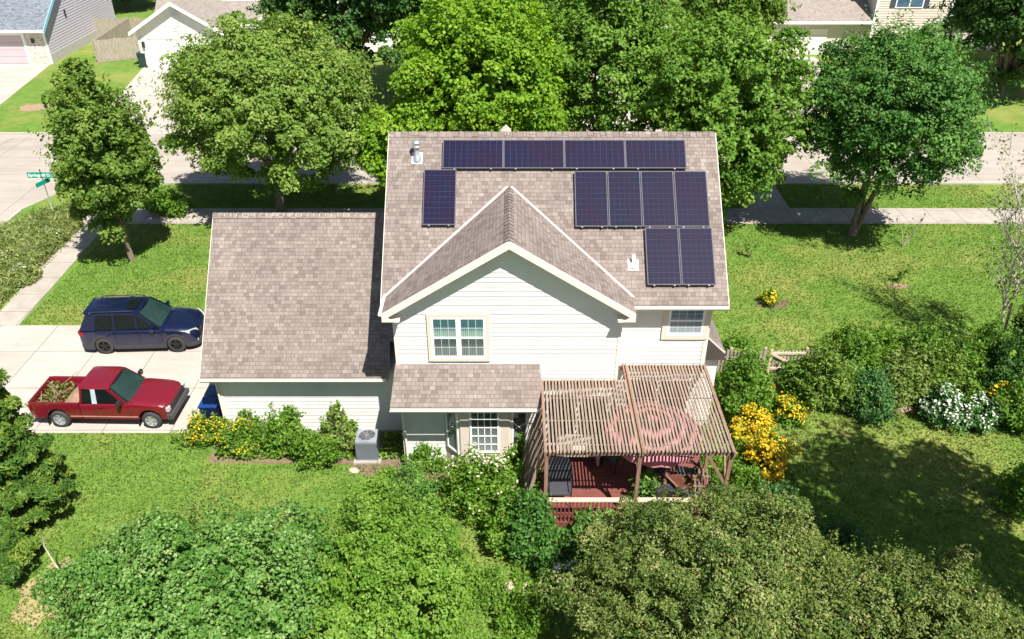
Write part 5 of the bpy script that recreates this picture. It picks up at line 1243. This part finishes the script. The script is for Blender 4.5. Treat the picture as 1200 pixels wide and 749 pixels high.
S('small yellow-green plant in front of the air conditioner', (455, 572), (.5, .35, .35), L['lime'], n=18, cr=.2, per=70, size=.08, seed=123)
S('leafy plant near the bottom edge between foreground trees', (610, 730), (.8, .6, .45), L['lime'], n=26, cr=.24, per=80, size=.085, seed=124, spike=3)
# beside the house, right
S('tall loose shrub against the right side of the house', (868, 478), (1.0, .9, 1.15), L['mid'], n=60, cr=.3, per=100, size=.10, seed=80, spike=3)
S('low shrub behind the tall one along the right house wall', (862, 425), (.7, .8, .6), L['lime'], n=30, cr=.28, per=80, size=.09, seed=81)
# shrub row along the picket fence
row = [(940, 462, .6, .7, 'mid', 'small loose shrub at the right post of the gate'), (1025, 440, 1.2, 1.0, 'lime', 'bright loose shrub poking over the middle of the picket fence'), (1068, 445, 1.1, 1.1, 'mid', 'loose green shrub over the fence behind the feathery one'), (1105, 440, 1.2, 1.0, 'feather', 'yellowish green shrub over the fence near the birch'), (1150, 440, 1.2, 1.1, 'mid', 'tangled green shrub at the foot of the birch'), (962, 472, 1.1, 1.15, 'oak', 'dark feathery shrub just right of the garden gate'), (1000, 458, 1.1, 1.2, 'mid', 'tall green shrub second from the gate along the fence'), (1012, 482, .9, .85, 'blue', 'short blue-green shrub before the tall one near the gate'), (1045, 470, 1.1, 1.0, 'prairie', 'feathery yellow-green shrub in the middle of the fence row'), (1085, 462, 1.1, 1.05, 'oak', 'dark shrub behind the white-flowered bush'), (1125, 455, 1.2, .9, 'mid', 'spreading green shrub behind the white and golden flowers'), (1172, 462, 1.1, 1.3, 'dark', 'dark tall shrub under the birch'), (985, 430, .9, .9, 'mid', 'shrub behind the picket fence, third from the gate')]
for i, (px, py, rx, h, m, lab) in enumerate(row):
    S(lab, (px, py), (rx, .85, h), L[m], n=60, cr=.28, per=95, size=.085, seed=90+i, spike=3, group='shrubs along the picket fence', aspect=2.4)
S('bush with clusters of white flowers and silvery leaves at the lawn edge', (1102, 492), (.8, .6, .72), L['blue'], n=36, cr=.25, per=80, size=.09, seed=100, flowers=(L['whitef'], 190, .06))
S('second white-flowered bush, to the right and lower', (1142, 500), (.75, .55, .6), L['blue'], n=32, cr=.25, per=80, size=.09, seed=101, flowers=(L['whitef'], 110, .055))
S('leafy shrub at the right edge below the golden flowers', (1195, 500), (.9, .9, 1.1), L['mid'], n=50, cr=.3, per=90, size=.10, seed=102)
S('shrub at the far right edge of the shaded lawn', (1205, 600), (.8, .9, .9), L['mid'], n=40, cr=.3, per=90, size=.10, seed=103)
S('tall dark evergreen shrub at the right edge behind the birch', (1215, 440), (1.2, 1.2, 1.9), L['dark'], n=80, cr=.35, per=100, size=.11, seed=104)
S('low green hedge bush by the sidewalk between the two left trees', (198, 250), (1.3, .8, .6), L['lime'], n=36, cr=.3, per=80, size=.12, seed=105)
# left prairie strip (uncountable tall grasses and forbs)
rg = np.random.default_rng(8); n = 34000; V = rg.random((n, 2)); 
Yp = 29.5+V[:, 0]*11.0; Xl = np.where(Yp > 38.2, -26.0+(Yp-38.2)*.9, -26.4); Xr = np.where(Yp > 38.5, -22.6-(Yp-38.5)*.55, -22.45)
X = Xl+(Xr-Xl)*V[:, 1]; hz = (.2+.55*rg.random(n)**1.6)*(1.0+.25*np.sin(X*2+Yp)); z = hz*rg.random(n)
Pp = np.stack([X+rg.normal(0, .08, n), Yp+rg.normal(0, .08, n), z+.03], 1); Nn = np.stack([rg.normal(0, 1, n), rg.normal(0, 1, n), rg.uniform(0, .5, n)], 1)
po = leaf_mesh('prairie_grass', Pp, Nn, .05, .45+.2*np.sin(X*2.2)*np.cos(Yp*1.7)+rg.normal(0, .2, n), L['meadow'], None, 5.5, 4)
tag(po, 'tall mixed prairie grasses between the sidewalk and the side street', 'grass', kind='stuff')
for k, (px, py, lab) in enumerate(((30, 330, 'pale seed-headed plant in the prairie strip'), (60, 285, 'green tall plant by the street sign base'), (15, 310, 'yellowish tall plant at the left edge of the prairie strip'))):
    S(lab, (px, py), (.6, .6, .3), L['meadow'], 'prairie_plant', 'plant', n=30, cr=.26, per=80, size=.09, seed=110+k, spike=8, aspect=3.5, flowers=(L['whitef'], 10, .05))
# ground cover in the shaded middle beds
rg = np.random.default_rng(18); n = 30000
zones = [(-3.6, .9, 17.8, 19.4), (.0, 2.2, 14.5, 16.8), (6.3, 8.6, 18.5, 25), (10.5, 26, 23.4, 26.6), (2.2, 7.5, 15, 16.8), (-10, -3.6, 20.5, 21.7)]
ar = np.array([(b-a)*(d-c_) for a, b, c_, d in zones]); zi = rg.choice(len(zones), n, p=ar/ar.sum()); zz = np.array(zones)[zi]
X = zz[:, 0]+(zz[:, 1]-zz[:, 0])*rg.random(n); Yp = zz[:, 2]+(zz[:, 3]-zz[:, 2])*rg.random(n); z = .05+.35*rg.random(n)*(0.5+.5*np.sin(X*2.1)*np.sin(Yp*2.3))
go2 = leaf_mesh('ground_cover', np.stack([X, Yp, z], 1), np.stack([rg.normal(0, .6, n), rg.normal(0, .6, n), np.ones(n)*.7], 1), .08, .45+rg.normal(0, .2, n), L['lime'], None, 1.8, 5)
tag(go2, 'low leafy ground cover filling the planting beds', 'ground cover', kind='stuff')
# stones and small garden things
def rock(lab, pxy, s, seed, group='edging stones in the garden beds', m='stone'):
    r = random.Random(seed); mb = MB(); mb.lathe((0, 0, 0), [(.02, .0), (.9, .05), (1, .3), (.75, .62), (.3, .78), (.01, .8)], 9)
    mb.v = [(x*s*(1+r.uniform(-.15, .15)), y*s*.7*(1+r.uniform(-.15, .15)), z*s*.6*(1+r.uniform(-.1, .1))) for x, y, z in mb.v]
    o = mb.build('garden_stone', M[m], None); o.location = G(*pxy); o.rotation_euler = (0, 0, r.uniform(0, 3)); tag(o, lab, 'stone', group); return o
M['pinkstone'] = plain('pink_stone', (.50, .38, .30), .9, var=.2)
for i, (px, py, s, lab) in enumerate(((985, 476, .42, 'larger pinkish stone at the foot of the dark feathery shrub'), (1003, 475, .25, 'small stone right beside the larger pinkish one'), (1048, 477, .45, 'flat pale stone at the foot of the yellow-green shrub'), (1060, 480, .25, 'small stone on the right of the flat pale stone'), (415, 552, .18, 'small stone left of the air conditioner pad'), (448, 556, .2, 'stone at the front right of the air conditioner pad'), (598, 688, .22, 'leftmost stone of the path between the foreground trees'), (612, 690, .2, 'second stone of the path from the left'), (628, 693, .22, 'third stone of the path from the left'), (642, 697, .18, 'fourth path stone, nearest the bronze tree'))):
    rock(lab, (px, py), s, i, m='pinkstone')
pc = patch('path', G(612, 692), .9, .3, M['pinkstone'], .01, 4)
fp = thing('flower_pot', 'dark round pot holding yellow flowers behind the bronze tree', 'pot', G(668, 632)); mb = MB(); mb.lathe((0, 0, 0), [(.02, 0), (.2, 0), (.3, .4), (.32, .44), (.27, .44), (.25, .36), (.02, .36)], 20); mb.build('pot', M['black'], fp, True)
d = np.random.default_rng(3).normal(0, .12, (30, 3)); d[:, 2] = np.abs(d[:, 2])*.4+.46; blossom(d, np.tile(np.array([[0, -.2, 1.]]), (30, 1)), .045, L['yellow'], fp)
for i, (px, py, lab) in enumerate(((655, 668, 'white folded sheet lying left of the white bundle'), (668, 664, 'crumpled white cloth bundle by the dark flower pot'))):
    o = thing('cloth_bundle', lab, 'cloth', G(px, py)); mb = MB(); r = random.Random(i); n_ = 7; H_ = {}
    for a in range(n_+1):
        for b in range(n_+1): u, v = a/n_, b/n_; H_[a, b] = Vector(((u-.5)*.6, (v-.5)*.45, .02+.24*math.sin(math.pi*u)*math.sin(math.pi*v)*r.uniform(.4, 1.2)))
    for a in range(n_):
        for b in range(n_): mb.face([H_[a, b], H_[a+1, b], H_[a+1, b+1], H_[a, b+1]])
    mb.build('cloth', M['white'], o, True)
tb_ = thing('curved_branch', 'curved pale dead branch hanging beside the left-edge tree', 'branch', (-12.6, 15.2, 0)); mb = MB(); mb.tube([(-.2, .4, 1.9), (-.25, .3, 1.4), (-.1, .2, .9), (.2, 0, .4), (.6, -.3, .0)], [.012, .02, .025, .028, .03], 6); mb.build('stick', M['bark_pale'], tb_, True)
bpy.context.view_layer.update()
